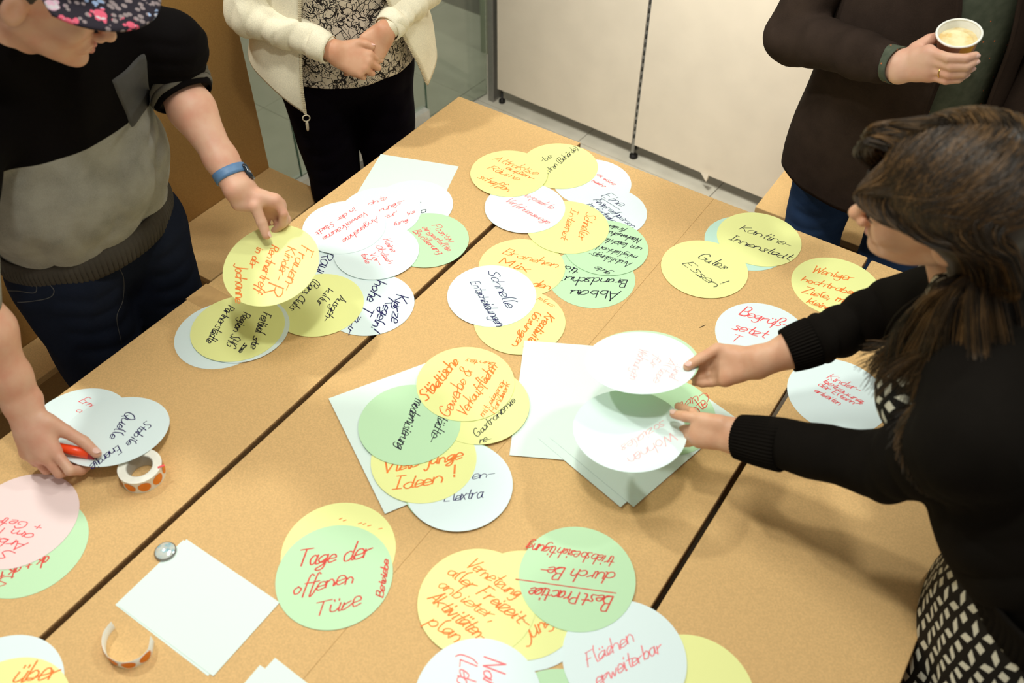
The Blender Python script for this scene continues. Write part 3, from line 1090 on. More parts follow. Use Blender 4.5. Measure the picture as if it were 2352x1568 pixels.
t = NT('iridescent', 0.12, 0.8)
f = t.n('ShaderNodeTexVoronoi')
f.inputs['Scale'].default_value = 120
t.l(t.coord(), f.inputs['Vector'])
hs = t.n('ShaderNodeHueSaturation')
t.base(t.mix(t.ramp(f.outputs[0], 0.1, 0.6), (0.30, 0.62, 0.75), (0.80, 0.85, 0.78)))
t.b.inputs['Metallic'].default_value = 0.35
c = at(381, 1268, .75)
V, Fc = lathe_vf([(0.0, 0), (0.017, 0), (0.0185, 0.002), (0.0185, 0.004), (0.0165, 0.006)], c, n=40)
dr = empty('shiny_disc', c, 'small shiny iridescent metal disc at the corner of the half sheets', 'badge')
meshobj('rim', V, Fc, 'grey_metal', dr)
V, Fc = lathe_vf([(0.0165, 0.0055), (0.013, 0.0078), (0.008, 0.0092), (0.003, 0.0098), (0.0, 0.0099)], c, n=40)
meshobj('dome', V, Fc, 'iridescent', dr)

tag(tube('fibre', spline([at(1607, 752, .7508), at(1613, 749, .7512), at(1620, 746, .7508)], 4), .0006, 'black_rubber', n=6),
    'tiny dark fibre lying on the table near the "Begrüßung" card', 'fibre')

# ------------------------------------------------------------------ materials for people
def skin(name, c, red):
    t = NT(name, 0.48, 0.35)
    f = t.ramp(t.noise(28, detail=4), 0.35, 0.7)
    g = t.mix(f, c, red)
    t.base(g)
    t.b.inputs['Subsurface Weight'].default_value = 0.12
    t.b.inputs['Subsurface Radius'].default_value = (0.012, 0.005, 0.003)
    t.b.inputs['Subsurface Scale'].default_value = 0.6
    t.bump(t.noise(260, detail=3), 0.12, 0.0008)


skin('skin_man', (0.66, 0.395, 0.27), (0.63, 0.31, 0.21))
skin('skin_woman', (0.68, 0.40, 0.25), (0.62, 0.31, 0.18))
skin('skin_lady', (0.64, 0.355, 0.22), (0.58, 0.27, 0.155))
skin('skin_guest', (0.68, 0.42, 0.29), (0.64, 0.33, 0.23))
plain('nail', (0.78, 0.50, 0.42), 0.25, 0.5, var=0.03)
plain('nail_red', (0.25, 0.03, 0.02), 0.25, 0.5)
plain('lips', (0.55, 0.22, 0.17), 0.4, 0.4)
plain('eye_white', (0.75, 0.72, 0.68), 0.2, 0.5)


def knit(name, c, rough=0.9, amt=0.35, var=0.12, sc=900):
    t = NT(name, rough, 0.06, 0.0)
    f = t.noise(sc, detail=2)
    g = t.ramp(t.noise(22, detail=4), 0.3, 0.7)
    a = t.mix(g, tuple(x * (1 - var) for x in c), tuple(x * (1 + var) for x in c))
    t.base(t.mix(t.math('MULTIPLY', t.ramp(f, 0.3, 0.7), 0.35), a, tuple(x * 1.6 for x in c)))
    t.bump(f, amt, 0.0012)
    return t


knit('knit_black', (0.0030, 0.0022, 0.0022))
knit('knit_black_warm', (0.0055, 0.0043, 0.0032))
knit('denim_dark', (0.008, 0.011, 0.021), sc=700)
knit('denim_blue', (0.022, 0.045, 0.105), sc=700)
knit('trouser_navy', (0.0035, 0.0022, 0.0045), sc=700, var=0.05)
knit('fleece_cream', (0.72, 0.66, 0.50), sc=400, var=0.04)
knit('wool_brown', (0.027, 0.0175, 0.0130), sc=500, var=0.18)
knit('grey_pocket', (0.075, 0.072, 0.068))
knit('grey_rib', (0.12, 0.11, 0.09))
knit('rib_dark', (0.050, 0.043, 0.034))
plain('zip_cream', (0.60, 0.52, 0.36), 0.4, 0.5)
plain('watch_blue', (0.10, 0.20, 0.36), 0.45, 0.4)
plain('watch_dark', (0.012, 0.02, 0.03), 0.12, 0.7)
plain('gold', (0.75, 0.52, 0.15), 0.25, 0.6, metal=1.0)
plain('marker_red', (0.90, 0.07, 0.012), 0.3, 0.5)
plain('marker_dark', (0.42, 0.015, 0.02), 0.35, 0.5)
plain('shoe_dark', (0.02, 0.018, 0.016), 0.5)

# sweater: black above a height line, mottled grey below
t = knit('sweater_two', (0.25, 0.24, 0.205), sc=600, var=0.2)
sp = t.n('ShaderNodeSeparateXYZ')
geo = t.n('ShaderNodeNewGeometry')
t.l(geo.outputs['Position'], sp.inputs[0])
zz = t.math('ADD', sp.outputs[2], t.math('MULTIPLY', sp.outputs[1], 0.03))
fz = t.ramp(zz, 1.208, 1.2095)
old = t.b.inputs['Base Color'].links[0].from_socket
t.base(t.mix(fz, old, (0.0030, 0.0022, 0.0022)))

# floral line pattern on a pale blouse
t = NT('floral_blouse', 0.6, 0.2)
co = t.scale(t.coord(), (1, 1, 1))
n1 = t.noise(38, detail=1, out=1)
dv = t.n('ShaderNodeVectorMath')
dv.operation = 'SCALE'
dv.inputs[3].default_value = 0.035
t.l(n1, dv.inputs[0])
av = t.n('ShaderNodeVectorMath')
t.l(t.coord(), av.inputs[0])
t.l(dv.outputs[0], av.inputs[1])
v1 = t.n('ShaderNodeTexVoronoi')
v1.feature = 'DISTANCE_TO_EDGE'
v1.inputs['Scale'].default_value = 46
t.l(av.outputs[0], v1.inputs['Vector'])
e1 = t.math('LESS_THAN', v1.outputs[0], 0.048)
v2 = t.n('ShaderNodeTexVoronoi')
v2.inputs['Scale'].default_value = 62
t.l(av.outputs[0], v2.inputs['Vector'])
rng = t.math('FRACT', t.math('MULTIPLY', v2.outputs[0], 4.2))
e2 = t.math('LESS_THAN', rng, 0.30)
e3 = t.math('GREATER_THAN', t.noise(30), 0.46)
e4 = t.math('MAXIMUM', e1, t.math('MULTIPLY', e2, e3))
t.base(t.mix(e4, (0.66, 0.58, 0.46), (0.018, 0.014, 0.014)))

# black skirt with pale lozenges (uses the UV map: u around, v down)
t = NT('lozenge', 0.7, 0.15)
uv = t.n('ShaderNodeUVMap')
s2 = t.n('ShaderNodeSeparateXYZ')
t.l(uv.outputs[0], s2.inputs[0])
U = t.math('MULTIPLY', s2.outputs[0], 42)
iu = t.math('FLOOR', U)
fu = t.math('SUBTRACT', t.math('FRACT', U), 0.5)
V0 = t.math('ADD', t.math('MULTIPLY', s2.outputs[1], 19), t.math('MULTIPLY', iu, 0.5))
iv = t.math('FLOOR', V0)
fv0 = t.math('SUBTRACT', t.math('FRACT', V0), 0.5)
ph = t.math('SUBTRACT', t.math('MODULO', t.math('ADD', t.math('ADD', iu, iv), 300.0), 3.0), 1.0)
fv = t.math('ADD', fv0, t.math('MULTIPLY', t.math('MULTIPLY', fu, ph), 0.50))
fus = t.math('ADD', fu, t.math('MULTIPLY', t.math('MULTIPLY', fv0, ph), 0.12))
lm = t.math('MULTIPLY', t.math('LESS_THAN', t.math('ABSOLUTE', fus), 0.27), t.math('LESS_THAN', t.math('ABSOLUTE', fv), 0.25))
t.base(t.mix(lm, (0.008, 0.007, 0.006), (0.62, 0.60, 0.48)))

# green shirt with tiny orange flecks
t = NT('green_shirt', 0.8, 0.15)
v = t.n('ShaderNodeTexVoronoi')
v.inputs['Scale'].default_value = 48
v.inputs['Randomness'].default_value = 0.35
t.l(t.coord(), v.inputs['Vector'])
dot = t.math('LESS_THAN', v.outputs[0], 0.09)
g = t.mix(t.ramp(t.noise(60), 0.3, 0.7), (0.060, 0.072, 0.048), (0.090, 0.102, 0.070))
t.base(t.mix(dot, g, (0.50, 0.14, 0.05)))

# flowered cap
t = NT('cap_flowers', 0.75, 0.2)
v = t.n('ShaderNodeTexVoronoi')
v.inputs['Scale'].default_value = 27
t.l(t.coord(), v.inputs['Vector'])
pet = t.n('ShaderNodeTexVoronoi')
pet.inputs['Scale'].default_value = 95
t.l(t.coord(), pet.inputs['Vector'])
core = t.math('LESS_THAN', v.outputs[0], 0.26)
ring = t.math('LESS_THAN', v.outputs[0], 0.46)
leaf = t.math('LESS_THAN', pet.outputs[0], 0.42)
sepc = t.n('ShaderNodeSeparateColor')
t.l(v.outputs[1], sepc.inputs[0])
pink = t.mix(t.math('GREATER_THAN', sepc.outputs[0], 0.55), (0.62, 0.10, 0.16), (0.55, 0.34, 0.42))
pk2 = t.mix(t.math('GREATER_THAN', sepc.outputs[1], 0.72), pink, (0.30, 0.40, 0.60))
bg = t.mix(t.math('MULTIPLY', leaf, 0.8), (0.018, 0.014, 0.022), (0.30, 0.24, 0.24))
c1 = t.mix(t.math('MULTIPLY', ring, leaf), bg, pk2)
t.base(t.mix(core, c1, t.mix(leaf, pk2, (0.50, 0.46, 0.48))))

for nm, ca, cb in (('hair_dark', (0.011, 0.006, 0.002), (0.022, 0.012, 0.004)), ('hair_mid', (0.030, 0.016, 0.005), (0.062, 0.032, 0.010)), ('hair_light', (0.085, 0.043, 0.013), (0.16, 0.082, 0.026)), ('hair_back', (0.018, 0.010, 0.004), (0.045, 0.024, 0.009)),
                   ('hair_grey', (0.10, 0.07, 0.05), (0.25, 0.20, 0.15))):
    t = NT(nm, 0.42, 0.35)
    t.base(t.mix(t.ramp(t.noise(34, detail=5), 0.38, 0.68), ca, cb))


# ------------------------------------------------------------------ hands, arms
def hand(S, W, d, n, side, sc=1.0, fingers=None, thumb=None, nails=None, palm_r=0.0125, tb=(0.7, 0.0, 0.3), K=None):
    """W wrist, d towards the knuckles, n back of the hand, side +1 left / -1 right.
    fingers: four entries, ('c', a1, a2, a3, spread) curl angles in degrees or ('t', target, bulge)"""
    W = np.asarray(W, float)
    d = unit(d)
    n = unit(np.asarray(n) - d * np.dot(n, d))
    t = side * np.cross(d, n)

    def P(x, y, z):
        return W + sc * (x * t + y * d + z * n)
    kn = [P(.029, .087, .003), P(.009, .091, .005), P(-.011, .087, .004), P(-.029, .078, .0)]
    if K is not None:
        kn = [np.asarray(k, float) for k in K]
    base = [P(.015, .0, 0), P(.006, .0, .002), P(-.005, .0, .002), P(-.015, .002, 0)]
    for b, k in zip(base, kn):
        S.cap(b, k, palm_r * 1.08 * sc, palm_r * 0.86 * sc, 0.016)
    if K is None:
        S.cap(P(.018, .022, -.006), P(.026, .060, -.006), .0145 * sc, .011 * sc, 0.014)
        S.cap(P(-.020, .016, -.007), P(-.029, .055, -.006), .0135 * sc, .0115 * sc, 0.014)
        S.cap(P(0, .03, -.004), P(0, .07, -.004), .0125 * sc, .0115 * sc, 0.012, flat=(t, 1.9))
    else:
        for q0, q1 in ((0, 1), (1, 2), (2, 3)):
            S.cap(kn[q0], kn[q1], .0098 * sc, .0098 * sc, 0.010)
            S.cap((base[q0] + base[q1]) / 2 * .4 + (kn[q0] + kn[q1]) / 2 * .6, (kn[q0] + kn[q1]) / 2 * .85 + base[q0] * .15, palm_r * sc, palm_r * .9 * sc, 0.014)
    L = [(.044, .025, .019), (.048, .029, .020), (.044, .027, .020), (.034, .020, .018)]
    rr = [.0088, .0090, .0086, .0076]
    fingers = fingers or [('c', 20, 20, 10, 0)] * 4
    for k in range(4):
        f = fingers[k]
        if f is None:
            continue
        r0 = rr[k] * sc
        if f[0] == 'p':
            p = [kn[k]] + [np.asarray(x, float) for x in f[1:4]]
            e = unit(p[3] - p[2])
            bl = (p[1] + p[2]) / 2 - (p[0] + p[3]) / 2
            dors = unit(bl - e * np.dot(bl, e))
        elif f[0] == 'c':
            a = np.radians(f[1:4])
            s = math.radians(f[4] if len(f) > 4 else 0)
            dd = t * math.sin(s) + d * math.cos(s)
            p = [kn[k]]
            th = 0
            for j in range(3):
                th += a[j]
                e = dd * math.cos(th) - n * math.sin(th)
                p.append(p[-1] + e * L[k][j] * sc)
            dors = dd * math.sin(th) + n * math.cos(th)
        else:
            T = np.asarray(f[1], float)
            bl = np.asarray(f[2], float)
            p = [kn[k], kn[k] + (T - kn[k]) * .45 + bl, kn[k] + (T - kn[k]) * .78 + bl * .75, T]
            e = unit(p[3] - p[2])
            dors = unit(bl - e * np.dot(bl, e))
        S.cap(p[0], p[1], r0 * 1.10, r0 * 1.0, 0.0055)
        S.cap(p[1], p[2], r0 * 1.03, r0 * 0.94, 0.0022)
        S.cap(p[2], p[3], r0 * 0.96, r0 * 0.82, 0.0022)
        if nails is not None:
            e = unit(p[3] - p[2])
            nails.append((p[3] - e * 0.001 * sc + dors * r0 * 0.60, e, dors, sc))
    if thumb is not None:
        c = P(.022, .018, -.007)
        bl = (tb[0] * t + tb[1] * d + tb[2] * n) * 0.018 * sc
        if isinstance(thumb, list):
            p = [np.asarray(x, float) for x in thumb]
            if len(p) == 3:
                p = [c] + p
        else:
            T = np.asarray(thumb, float)
            p = [c, c + (T - c) * .44 + bl, c + (T - c) * .76 + bl * .65, T]
        S.cap(p[0], p[1], .0140 * sc, .0112 * sc, 0.012)
        S.cap(p[1], p[2], .0110 * sc, .0100 * sc, 0.003)
        S.cap(p[2], p[3], .0103 * sc, .0085 * sc, 0.003)
        if nails is not None:
            e = unit(p[3] - p[2])
            m = unit(bl - e * np.dot(bl, e))
            nails.append((p[3] - e * 0.001 * sc + m * .0062 * sc, e, m, sc * 1.25))
    return kn


def forearm(S, W, E, r0, r1, flatdir):
    W = np.asarray(W, float)
    E = np.asarray(E, float)
    S.cap(W, W + (E - W) * 0.25, r0, r0 * 1.06, 0.014, flat=(flatdir, 1.28))
    S.cap(W + (E - W) * 0.25, W + (E - W) * 0.7, r0 * 1.06, r1, 0.02, flat=(flatdir, 1.12))
    S.cap(W + (E - W) * 0.7, E, r1, r1 * 0.95, 0.02)


def nail_mesh(nails, parent, mats='nail'):
    for q, e, m, sc in nails:
        e = unit(e)
        m = unit(m - e * np.dot(m, e))
        w = np.cross(e, m)
        V = []
        n1, n2 = 5, 12
        for i in range(n1):
            u = i / (n1 - 1)
            for j in range(n2):
                a = 2 * math.pi * j / n2
                x = math.cos(a) * u
                y = math.sin(a) * u
                V.append(q + w * x * 0.0050 * sc + e * y * 0.0062 * sc + m * (0.0022 * sc * (1 - 0.85 * x * x - 0.15 * u * u)))
        Fc = [[i * n2 + j, i * n2 + (j + 1) % n2, (i + 1) * n2 + (j + 1) % n2, (i + 1) * n2 + j] for i in range(n1 - 1) for j in range(n2)]
        meshobj('fingernail', V, Fc, mats, parent)


def bounds(P, pad):
    P = np.asarray(P)
    return P.min(0) - pad, P.max(0) + pad


# ------------------------------------------------------------------ head
def head_sdf(male=True, h=0.0024):
    S = SDF((-.11, -.15, -.24), (.11, .16, .15), h)
    S.ell((0, -.022, .035), (.076, .096, .086), .02)
    S.ell((0, .028, -.010), (.062, .066, .088), .025)
    S.ell((0, .036, -.066), (.047, .050, .042), .022)
    for s in (-1, 1):
        S.cap((s * .055, -.004, -.048), (s * .018, .070, -.098), .013, .011, .022)
        S.ell((s * .040, .062, -.026), (.021, .022, .022), .016)
        S.cap((s * .012, .088, .026), (s * .040, .074, .024), .009, .009, .012)
        S.ell((s * .032, .102, .004), (.016, .016, .011), .010, op='s')
        S.ell((s * .031, .078, .002), (.0135, .0115, .0125), .004)
        # ear
        S.ell((s * .078, -.012, -.008), (.007, .018, .031), .006, axes=((1, s * .35, 0), (-s * .35, 1, 0), (0, 0, 1)))
        S.ell((s * .086, -.008, -.006), (.004, .009, .018), .004, op='s')
        S.ell((s * .014, .085, -.070), (.012, .010, .010), .012)
    S.ell((0, .082, -.102), (.020, .016, .015), .014)
    S.cap((0, .086, .018), (0, .108, -.030), .0075, .0095, .010)
    S.ell((0, .113, -.036), (.0115, .011, .0105), .006)
    for s in (-1, 1):
        S.ell((s * .0125, .101, -.041), (.0075, .0095, .0075), .005)
        S.ell((s * .0068, .108, -.0495), (.0042, .0060, .0042), .002, op='s')
    # lips
    for s in (-1, 1):
        S.cap((0, .0955, -.0655), (s * .019, .0865, -.0700), .0052, .0032, .004)
        S.cap((0, .0945, -.0775), (s * .016, .0865, -.0745), .0062, .0036, .004)
    S.cap((-.019, .0945, -.0715), (.019, .0945, -.0715), .0014, .0014, .002, op='s')
    S.cap((0, .101, -.0715), (0, .097, -.0715), .0018, .0018, .002, op='s')
    # neck
    r = .056 if male else .048
    S.cap((0, -.020, -.060), (0, -.045, -.20), r, r * 1.06, .022, flat=((1, 0, 0), 1.04))
    return S


def lips(hf, parent, sc=1.0):
    S = SDF((-.03, .07, -.09), (.03, .11, -.055), .0013)
    for s in (-1, 1):
        S.cap((0, .0957, -.0657), (s * .019, .0868, -.0701), .0054, .0033, .003)
        S.cap((0, .0947, -.0777), (s * .016, .0867, -.0747), .0064, .0037, .003)
    S.cap((-.019, .0950, -.0715), (.019, .0950, -.0715), .0014, .0014, .002, op='s')
    V, Fq = S.vf()
    meshobj('lips', hf(relax(V, Fq, 1) * sc), Fq, 'lips', parent)
    for s in (-1, 1):
        P = [(s * .013, .098, .026), (s * .026, .0955, .031), (s * .044, .080, .027)]
        tube('eyebrow', hf(spline(P, 6) * sc), [.002 + .0012 * math.sin(x) for x in np.linspace(.5, 3.1, 13)], 'hair_back', parent, n=8)
        P = [(s * .0195, .0895, .000), (s * .031, .0925, -.0045), (s * .0435, .0845, .000)]
        tube('eyelashes', hf(spline(P, 6) * sc), .0009, 'hair_back', parent, n=6)


def make_head(fr, male):
    V, Fq = head_sdf(male).vf()
    V = relax(V, Fq, 2, 0.4)
    return V, Fq


def rib(name, a, b, ra, rb, mat, parent, n=120, ribs=44, amp=0.0009, flat=None, rings=6, bulge=0.0, fold=None):
    """ribbed cuff or band around the segment a-b"""
    a = np.asarray(a, float)
    b = np.asarray(b, float)
    T = unit(b - a)
    u = unit(np.cross(T, [0.3, 0.5, 0.8])) if flat is None else unit(np.asarray(flat[0]) - T * np.dot(flat[0], T))
    w = np.cross(T, u)
    fu = flat[1] if flat else 1.0
    V = []
    m = rings + 2
    for side in (0, 1):
        for i in range(m):
            s = i / (m - 1)
            if side:
                s = 1 - s
            for j in range(n):
                th = 2 * math.pi * j / n
                r = ra + (rb - ra) * s + bulge * math.sin(math.pi * s) - (0.003 if side else 0)
                r += amp * math.cos(ribs * th) if not side else 0
                if fold:
                    r += fold * math.sin(s * 2 * math.pi * 3.5 + 0.8 * math.sin(th * 2)) * (0 if side else 1)
                V.append(a + (b - a) * s + r * (math.cos(th) * u * fu + math.sin(th) * w))
    M = 2 * m
    Fc = [[(i % M) * n + j, (i % M) * n + (j + 1) % n, ((i + 1) % M) * n + (j + 1) % n, ((i + 1) % M) * n + j] for i in range(M) for j in range(n)]
    return meshobj(name, V, Fc, mat, parent)


def lathe_sheet(name, fr, rings, mat, parent, n=96, m=40, thick=0.004, fold=(), closed=False, uv=False, wob=0.0, pw=3.2):
    """wrapped garment panel: rings = (z, cx, cy, a, b, phi0, phi1, dz0, dz1) in the body's frame, phi 0 = front, growing to the wearer's right"""
    Rg = np.array([list(r) + [0] * (9 - len(r)) for r in rings], float)
    tt = np.linspace(0, len(Rg) - 1, m)
    X = spline(Rg, 12)
    ts = np.linspace(0, len(Rg) - 1, len(X))
    Q = np.stack([np.interp(tt, ts, X[:, k]) for k in range(9)], 1)
    V = []
    for i in range(m):
        z, cx, cy, a, b, p0, p1, d0, d1 = Q[i]
        for j in range(n):
            s = j / (n if closed else (n - 1))
            ph = math.radians(p0 + (p1 - p0) * s)
            k = 1.0
            for fq, am, phs in fold:
                k += am * math.sin(fq * ph + phs + 1.5 * math.sin(i * 0.14 + phs)) * (i / m)
            zz = z + d0 * (1 - s) ** pw + d1 * s ** pw
            V.append((cx + a * k * math.sin(ph), cy + b * k * math.cos(ph), zz))
    V = np.array(V)
    if wob:
        V = V + np.stack([snoise(V, 18), snoise(V + 5, 18), 0 * V[:, 0]], 1) * wob
    nj = n if closed else n - 1
    Fc = [[i * n + j, i * n + (j + 1) % n, (i + 1) * n + (j + 1) % n, (i + 1) * n + j] for i in range(m - 1) for j in range(nj)]
    o = meshobj(name, fr(V), Fc, mat, parent)
    if uv:
        L = o.data.uv_layers.new(name='UVMap')
        for p in o.data.polygons:
            for li, vi in zip(p.loop_indices, p.vertices):
                i, j = divmod(vi, n)
                s = j / n
                if j == 0 and max(v % n for v in p.vertices) == n - 1:
                    s = 1.0
                L.data[li].uv = (s, i / m)
    md = o.modifiers.new('thickness', 'SOLIDIFY')
    md.thickness = thick
    md.offset = 1
    return o, V


def shoes(fr, pts, parent, yaw=0):
    for (x, y) in pts:
        S = SDF((x - .08, y - .12, -0.01), (x + .08, y + .22, .14), .005)
        S.ell((x, y + .03, .025), (.045, .135, .030), .01)
        S.ell((x, y - .03, .06), (.042, .06, .055), .03)
        S.plane((0, 0, 0.001), (0, 0, -1))
        V, Fq = S.vf()
        meshobj('shoe', fr(relax(V, Fq)), Fq, 'shoe_dark', parent)


def merge(parts):
    return join_vf([(v, f.tolist() if isinstance(f, np.ndarray) else f) for v, f in parts])


def bvh_of(V, Fq):
    from mathutils.bvhtree import BVHTree
    return BVHTree.FromPolygons([tuple(x) for x in V], [tuple(f) for f in (Fq.tolist() if isinstance(Fq, np.ndarray) else Fq)])


def proj_tube(name, bv, pts, r, mat, parent):
    out = []
    for (u, v) in spline(np.array(pts, float), 6):
        h = bv.ray_cast(Vector(CAMP), Vector(unit(ray(u, v))))
        if h[0] is not None:
            out.append(np.array(h[0]))
    if len(out) > 2:
        return tube(name, out, r, mat, parent, n=6)


# ================================================================== the man in the cap (left)
def man_left():
    root = empty('person', (-1.60, 0.74, 0), 'man in flowered cap and black and grey sweater reaching over the left table', 'person', 'people round the tables')
    cn = np.array([0.0451, -0.2651, 1.0])
    cc = np.array([-1.1526, 0.8641, 0.9212])
    tip = on_plane(611, 541, cc + unit(cn) * 0.009, cn)
    Wl = at(549, 432, 1.035)
    El = at(396, 175, 1.19)
    parts = []
    nails = []
    # left arm and hand
    lo, hi = bounds([tip, Wl, El], 0.09)
    S = SDF(lo, hi, 0.0023)
    d = unit(at(606, 482, 0.985) - Wl)
    n = unit(CAMP - Wl) * 0.75 + np.array([0.35, 0.45, 0.0])
    under = tip - unit(cn) * 0.020
    rt = unit(at(660, 480, 0.98) - at(560, 480, 0.98))
    kn = hand(S, Wl, d, n, 1, 1.04,
              [('p', at(651, 490, .985), at(649, 514, .960), at(630, 530, .938)), ('p', at(658, 505, .960), at(646, 525, .935), at(624, 536, .920)),
               ('p', at(640, 518, .940), at(618, 534, .918), at(600, 541, .912)), ('p', at(612, 522, .930), at(595, 538, .914), at(579, 546, .910))],
              [at(586, 474, 1.010), at(601, 510, .982), at(612, 540, .960)], nails, tb=(-0.6, 0.0, 0.8),
              K=[at(632, 460, 1.008), at(641, 470, .990), at(632, 484, .970), at(612, 494, .955)])
    wfd = np.cross(unit(El - Wl), n)
    forearm(S, Wl - d * 0.004, El, 0.0245, 0.041, wfd)
    V, Fq = S.vf()
    parts.append((relax(V, Fq, 2), Fq))
    # right arm and fist
    Wr = at(52, 925, 0.875)
    Er = at(-70, 690, 1.075)
    thumb_tip = at(222, 1046, 0.800)
    lo, hi = bounds([Wr, Er, thumb_tip, at(60, 1090, .78)], 0.085)
    S = SDF(lo, hi, 0.0024)
    d = unit(at(95, 1040, 0.820) - Wr)
    n = unit(CAMP - Wr) + np.array([0, 0, 0.2])
    kn = hand(S, Wr, d, n, -1, 1.06,
              [('p', at(160, 1080, .792), at(187, 1080, .773), at(207, 1066, .766)), ('p', at(136, 1086, .778), at(164, 1078, .762), at(184, 1062, .761)),
               ('p', at(106, 1078, .772), at(134, 1066, .762), at(150, 1052, .762)), ('p', at(82, 1062, .772), at(102, 1052, .763), at(114, 1044, .763))],
              [at(112, 968, .846), at(150, 990, .826), at(192, 1014, .806), at(222, 1041, .7985)], nails, tb=(0.3, 0.35, 0.5),
              K=[at(124, 1034, .812), at(102, 1046, .808), at(80, 1048, .800), at(62, 1040, .793)])
    forearm(S, Wr - d * 0.004, Er, 0.0255, 0.043, np.cross(unit(Er - Wr), n))
    V, Fq = S.vf()
    parts.append((relax(V, Fq, 2), Fq))
    # head
    hf = frame((-1.342, 0.717, 1.503), (0.585, -0.805, -0.09), (0.495, 0.266, 0.827))
    V, Fq = make_head(hf, True)
    parts.append((hf(V), Fq))
    # torso core
    S = SDF((-1.85, .35, .72), (-1.2, 1.15, 1.42), 0.012)
    S.cap((-1.58, .74, .90), (-1.50, .74, 1.25), .11, .11, .05, flat=((0, 1, 0), 1.35))
    V, Fq = S.vf()
    parts.append((V, Fq))
    V, Fc = merge(parts)
    meshobj('body', V, Fc, 'skin_man', root)
    nail_mesh(nails, root)
    lips(hf, root)
    # sweater
    S = SDF((-1.95, .25, .80), (-1.15, 1.20, 1.56), 0.0055)
    S.cap((-1.565, .745, .92), (-1.535, .745, 1.06), .128, .135, .05, flat=((0, 1, 0), 1.38))
    S.cap((-1.535, .745, 1.06), (-1.50, .745, 1.24), .135, .118, .05, flat=((0, 1, 0), 1.42))
    S.cap((-1.50, .60, 1.285), (-1.49, .90, 1.285), .080, .080, .05)
    S.cap((-1.49, .90, 1.285), (-1.435, .965, 1.255), .074, .066, .03)
    S.cap((-1.435, .965, 1.255), El + [0.0, 0.0, 0.006], .062, .050, .025)
    S.cap((-1.50, .60, 1.285), (-1.42, .50, 1.24), .076, .066, .03)
    S.cap((-1.42, .50, 1.24), Er, .062, .050, .025)
    S.cap(hf([(0, -.050, -.135)])[0], (-1.50, .745, 1.27), .070, .100, .03)
    S.cap(hf([(0, -.035, -.135)])[0], (-1.45, .74, 1.30), .066, .085, .03)
    S.plane((0, 0, .915), (0, 0, -1))
    V, Fq = S.vf()
    V = relax(V, Fq, 2)
    V = cloth(V, Fq, [((-1.48, .98, .98), (-1.42, .62, 1.10), .0055, 3, .10), ((-1.54, .95, .93), (-1.50, .90, 1.15), .005, 5, .09), ((-1.42, .97, 1.30), El, .003, 4, .07),
                      ((-1.44, .60, .92), (-1.40, .85, 1.05), .003, 3, .08)], 0.0035, 12)
    meshobj('sweater', V, Fq, 'sweater_two', root)
    # ribbed hem
    fr = frame((0, 0, 0), (1, 0, 0), (0, 0, 1))
    lathe_sheet('hem', fr, [(.945, -1.566, .745, .132, .182, 0, 360), (.920, -1.567, .745, .141, .190, 0, 360), (.885, -1.568, .745, .135, .184, 0, 360)], 'rib_dark', root, n=560, m=8, thick=.005,
                fold=((112, .012, 0),), closed=True)
    # pocket on the wearer's left chest
    pk = [(-1, 1), (1, 1), (1, -.2), (0, -1), (-1, -.2)]
    q = [at(*p[:2], p[2]) for p in ((252, 184, 1.312), (333, 118, 1.318), (352, 240, 1.232), (302, 298, 1.203), (272, 228, 1.272))]
    # lay the pocket on the front of the sweater by projecting it onto the surface
    from mathutils.bvhtree import BVHTree
    bv = BVHTree.FromPolygons([tuple(x) for x in V], [tuple(f) for f in Fq.tolist()])
    poly = [(255, 183), (288, 158), (332, 118), (341, 175), (345, 236), (325, 270), (303, 297), (288, 262), (270, 222)]
    cu, cv = 302, 205
    VV = []
    RN = 9
    PP = [tuple(a) for a in spline(np.array(poly + [poly[0]], float), 4)[:-1]]
    for i in range(RN + 1):
        for (u, v) in PP:
            s = i / RN
            uu, v2 = cu + (u - cu) * s, cv + (v - cv) * s
            r = ray(uu, v2)
            hit = bv.ray_cast(Vector(CAMP), Vector(unit(r)))
            VV.append(np.array(hit[0]) + np.array(hit[1]) * (0.0035 if i < RN else -0.003) if hit[0] is not None else at(uu, v2, 1.25))
    k = len(PP)
    Fc = [[i * k + j, i * k + (j + 1) % k, (i + 1) * k + (j + 1) % k, (i + 1) * k + j] for i in range(RN) for j in range(k)]
    meshobj('chest_pocket', VV, Fc, 'grey_pocket', root)
    # rolled sleeve of the left arm
    ax = unit(Wl - El)
    a0 = El - ax * 0.030
    for k, (s0, s1, r) in enumerate(((0.0, .019, .0630), (.014, .033, .0660), (.028, .047, .0665), (.042, .060, .0650), (.055, .072, .0620))):
        rib('sleeve_roll', a0 + ax * s0, a0 + ax * s1, r - .003, r - .001, 'grey_rib', root, n=72, ribs=5, amp=.0012, rings=6, bulge=.0045)
    rib('sleeve_edge', a0 + ax * .068, a0 + ax * .080, .060, .056, 'knit_black', root, n=72, ribs=7, amp=.001, rings=4, bulge=.002)
    # jeans
    S = SDF((-1.85, .45, 0.02), (-1.36, 1.05, .98), 0.008)
    for s, y in ((1, .845), (-1, .645)):
        S.cap((-1.555, y - s * .008, .84), (-1.545, y + s * .0, .48), .108, .080, .04)
        S.cap((-1.545, y + s * .01, .48), (-1.59, y + s * .01, .08), .068, .056, .03)
    S.cap((-1.57, .69, .88), (-1.57, .80, .88), .115, .115, .05)
    S.plane((-1.392, 0, 0), (1, 0, 0))
    V, Fq = S.vf()
    V = cloth(relax(V, Fq, 2), Fq, [((-1.47, .64, .85), (-1.47, .64, .45), .004, 7, .05), ((-1.47, .85, .85), (-1.47, .85, .45), .004, 7, .05)], 0.003, 14)
    V[:, 0] = np.minimum(V[:, 0], -1.3895)
    j = meshobj('jeans', V, Fq, 'denim_dark', root)
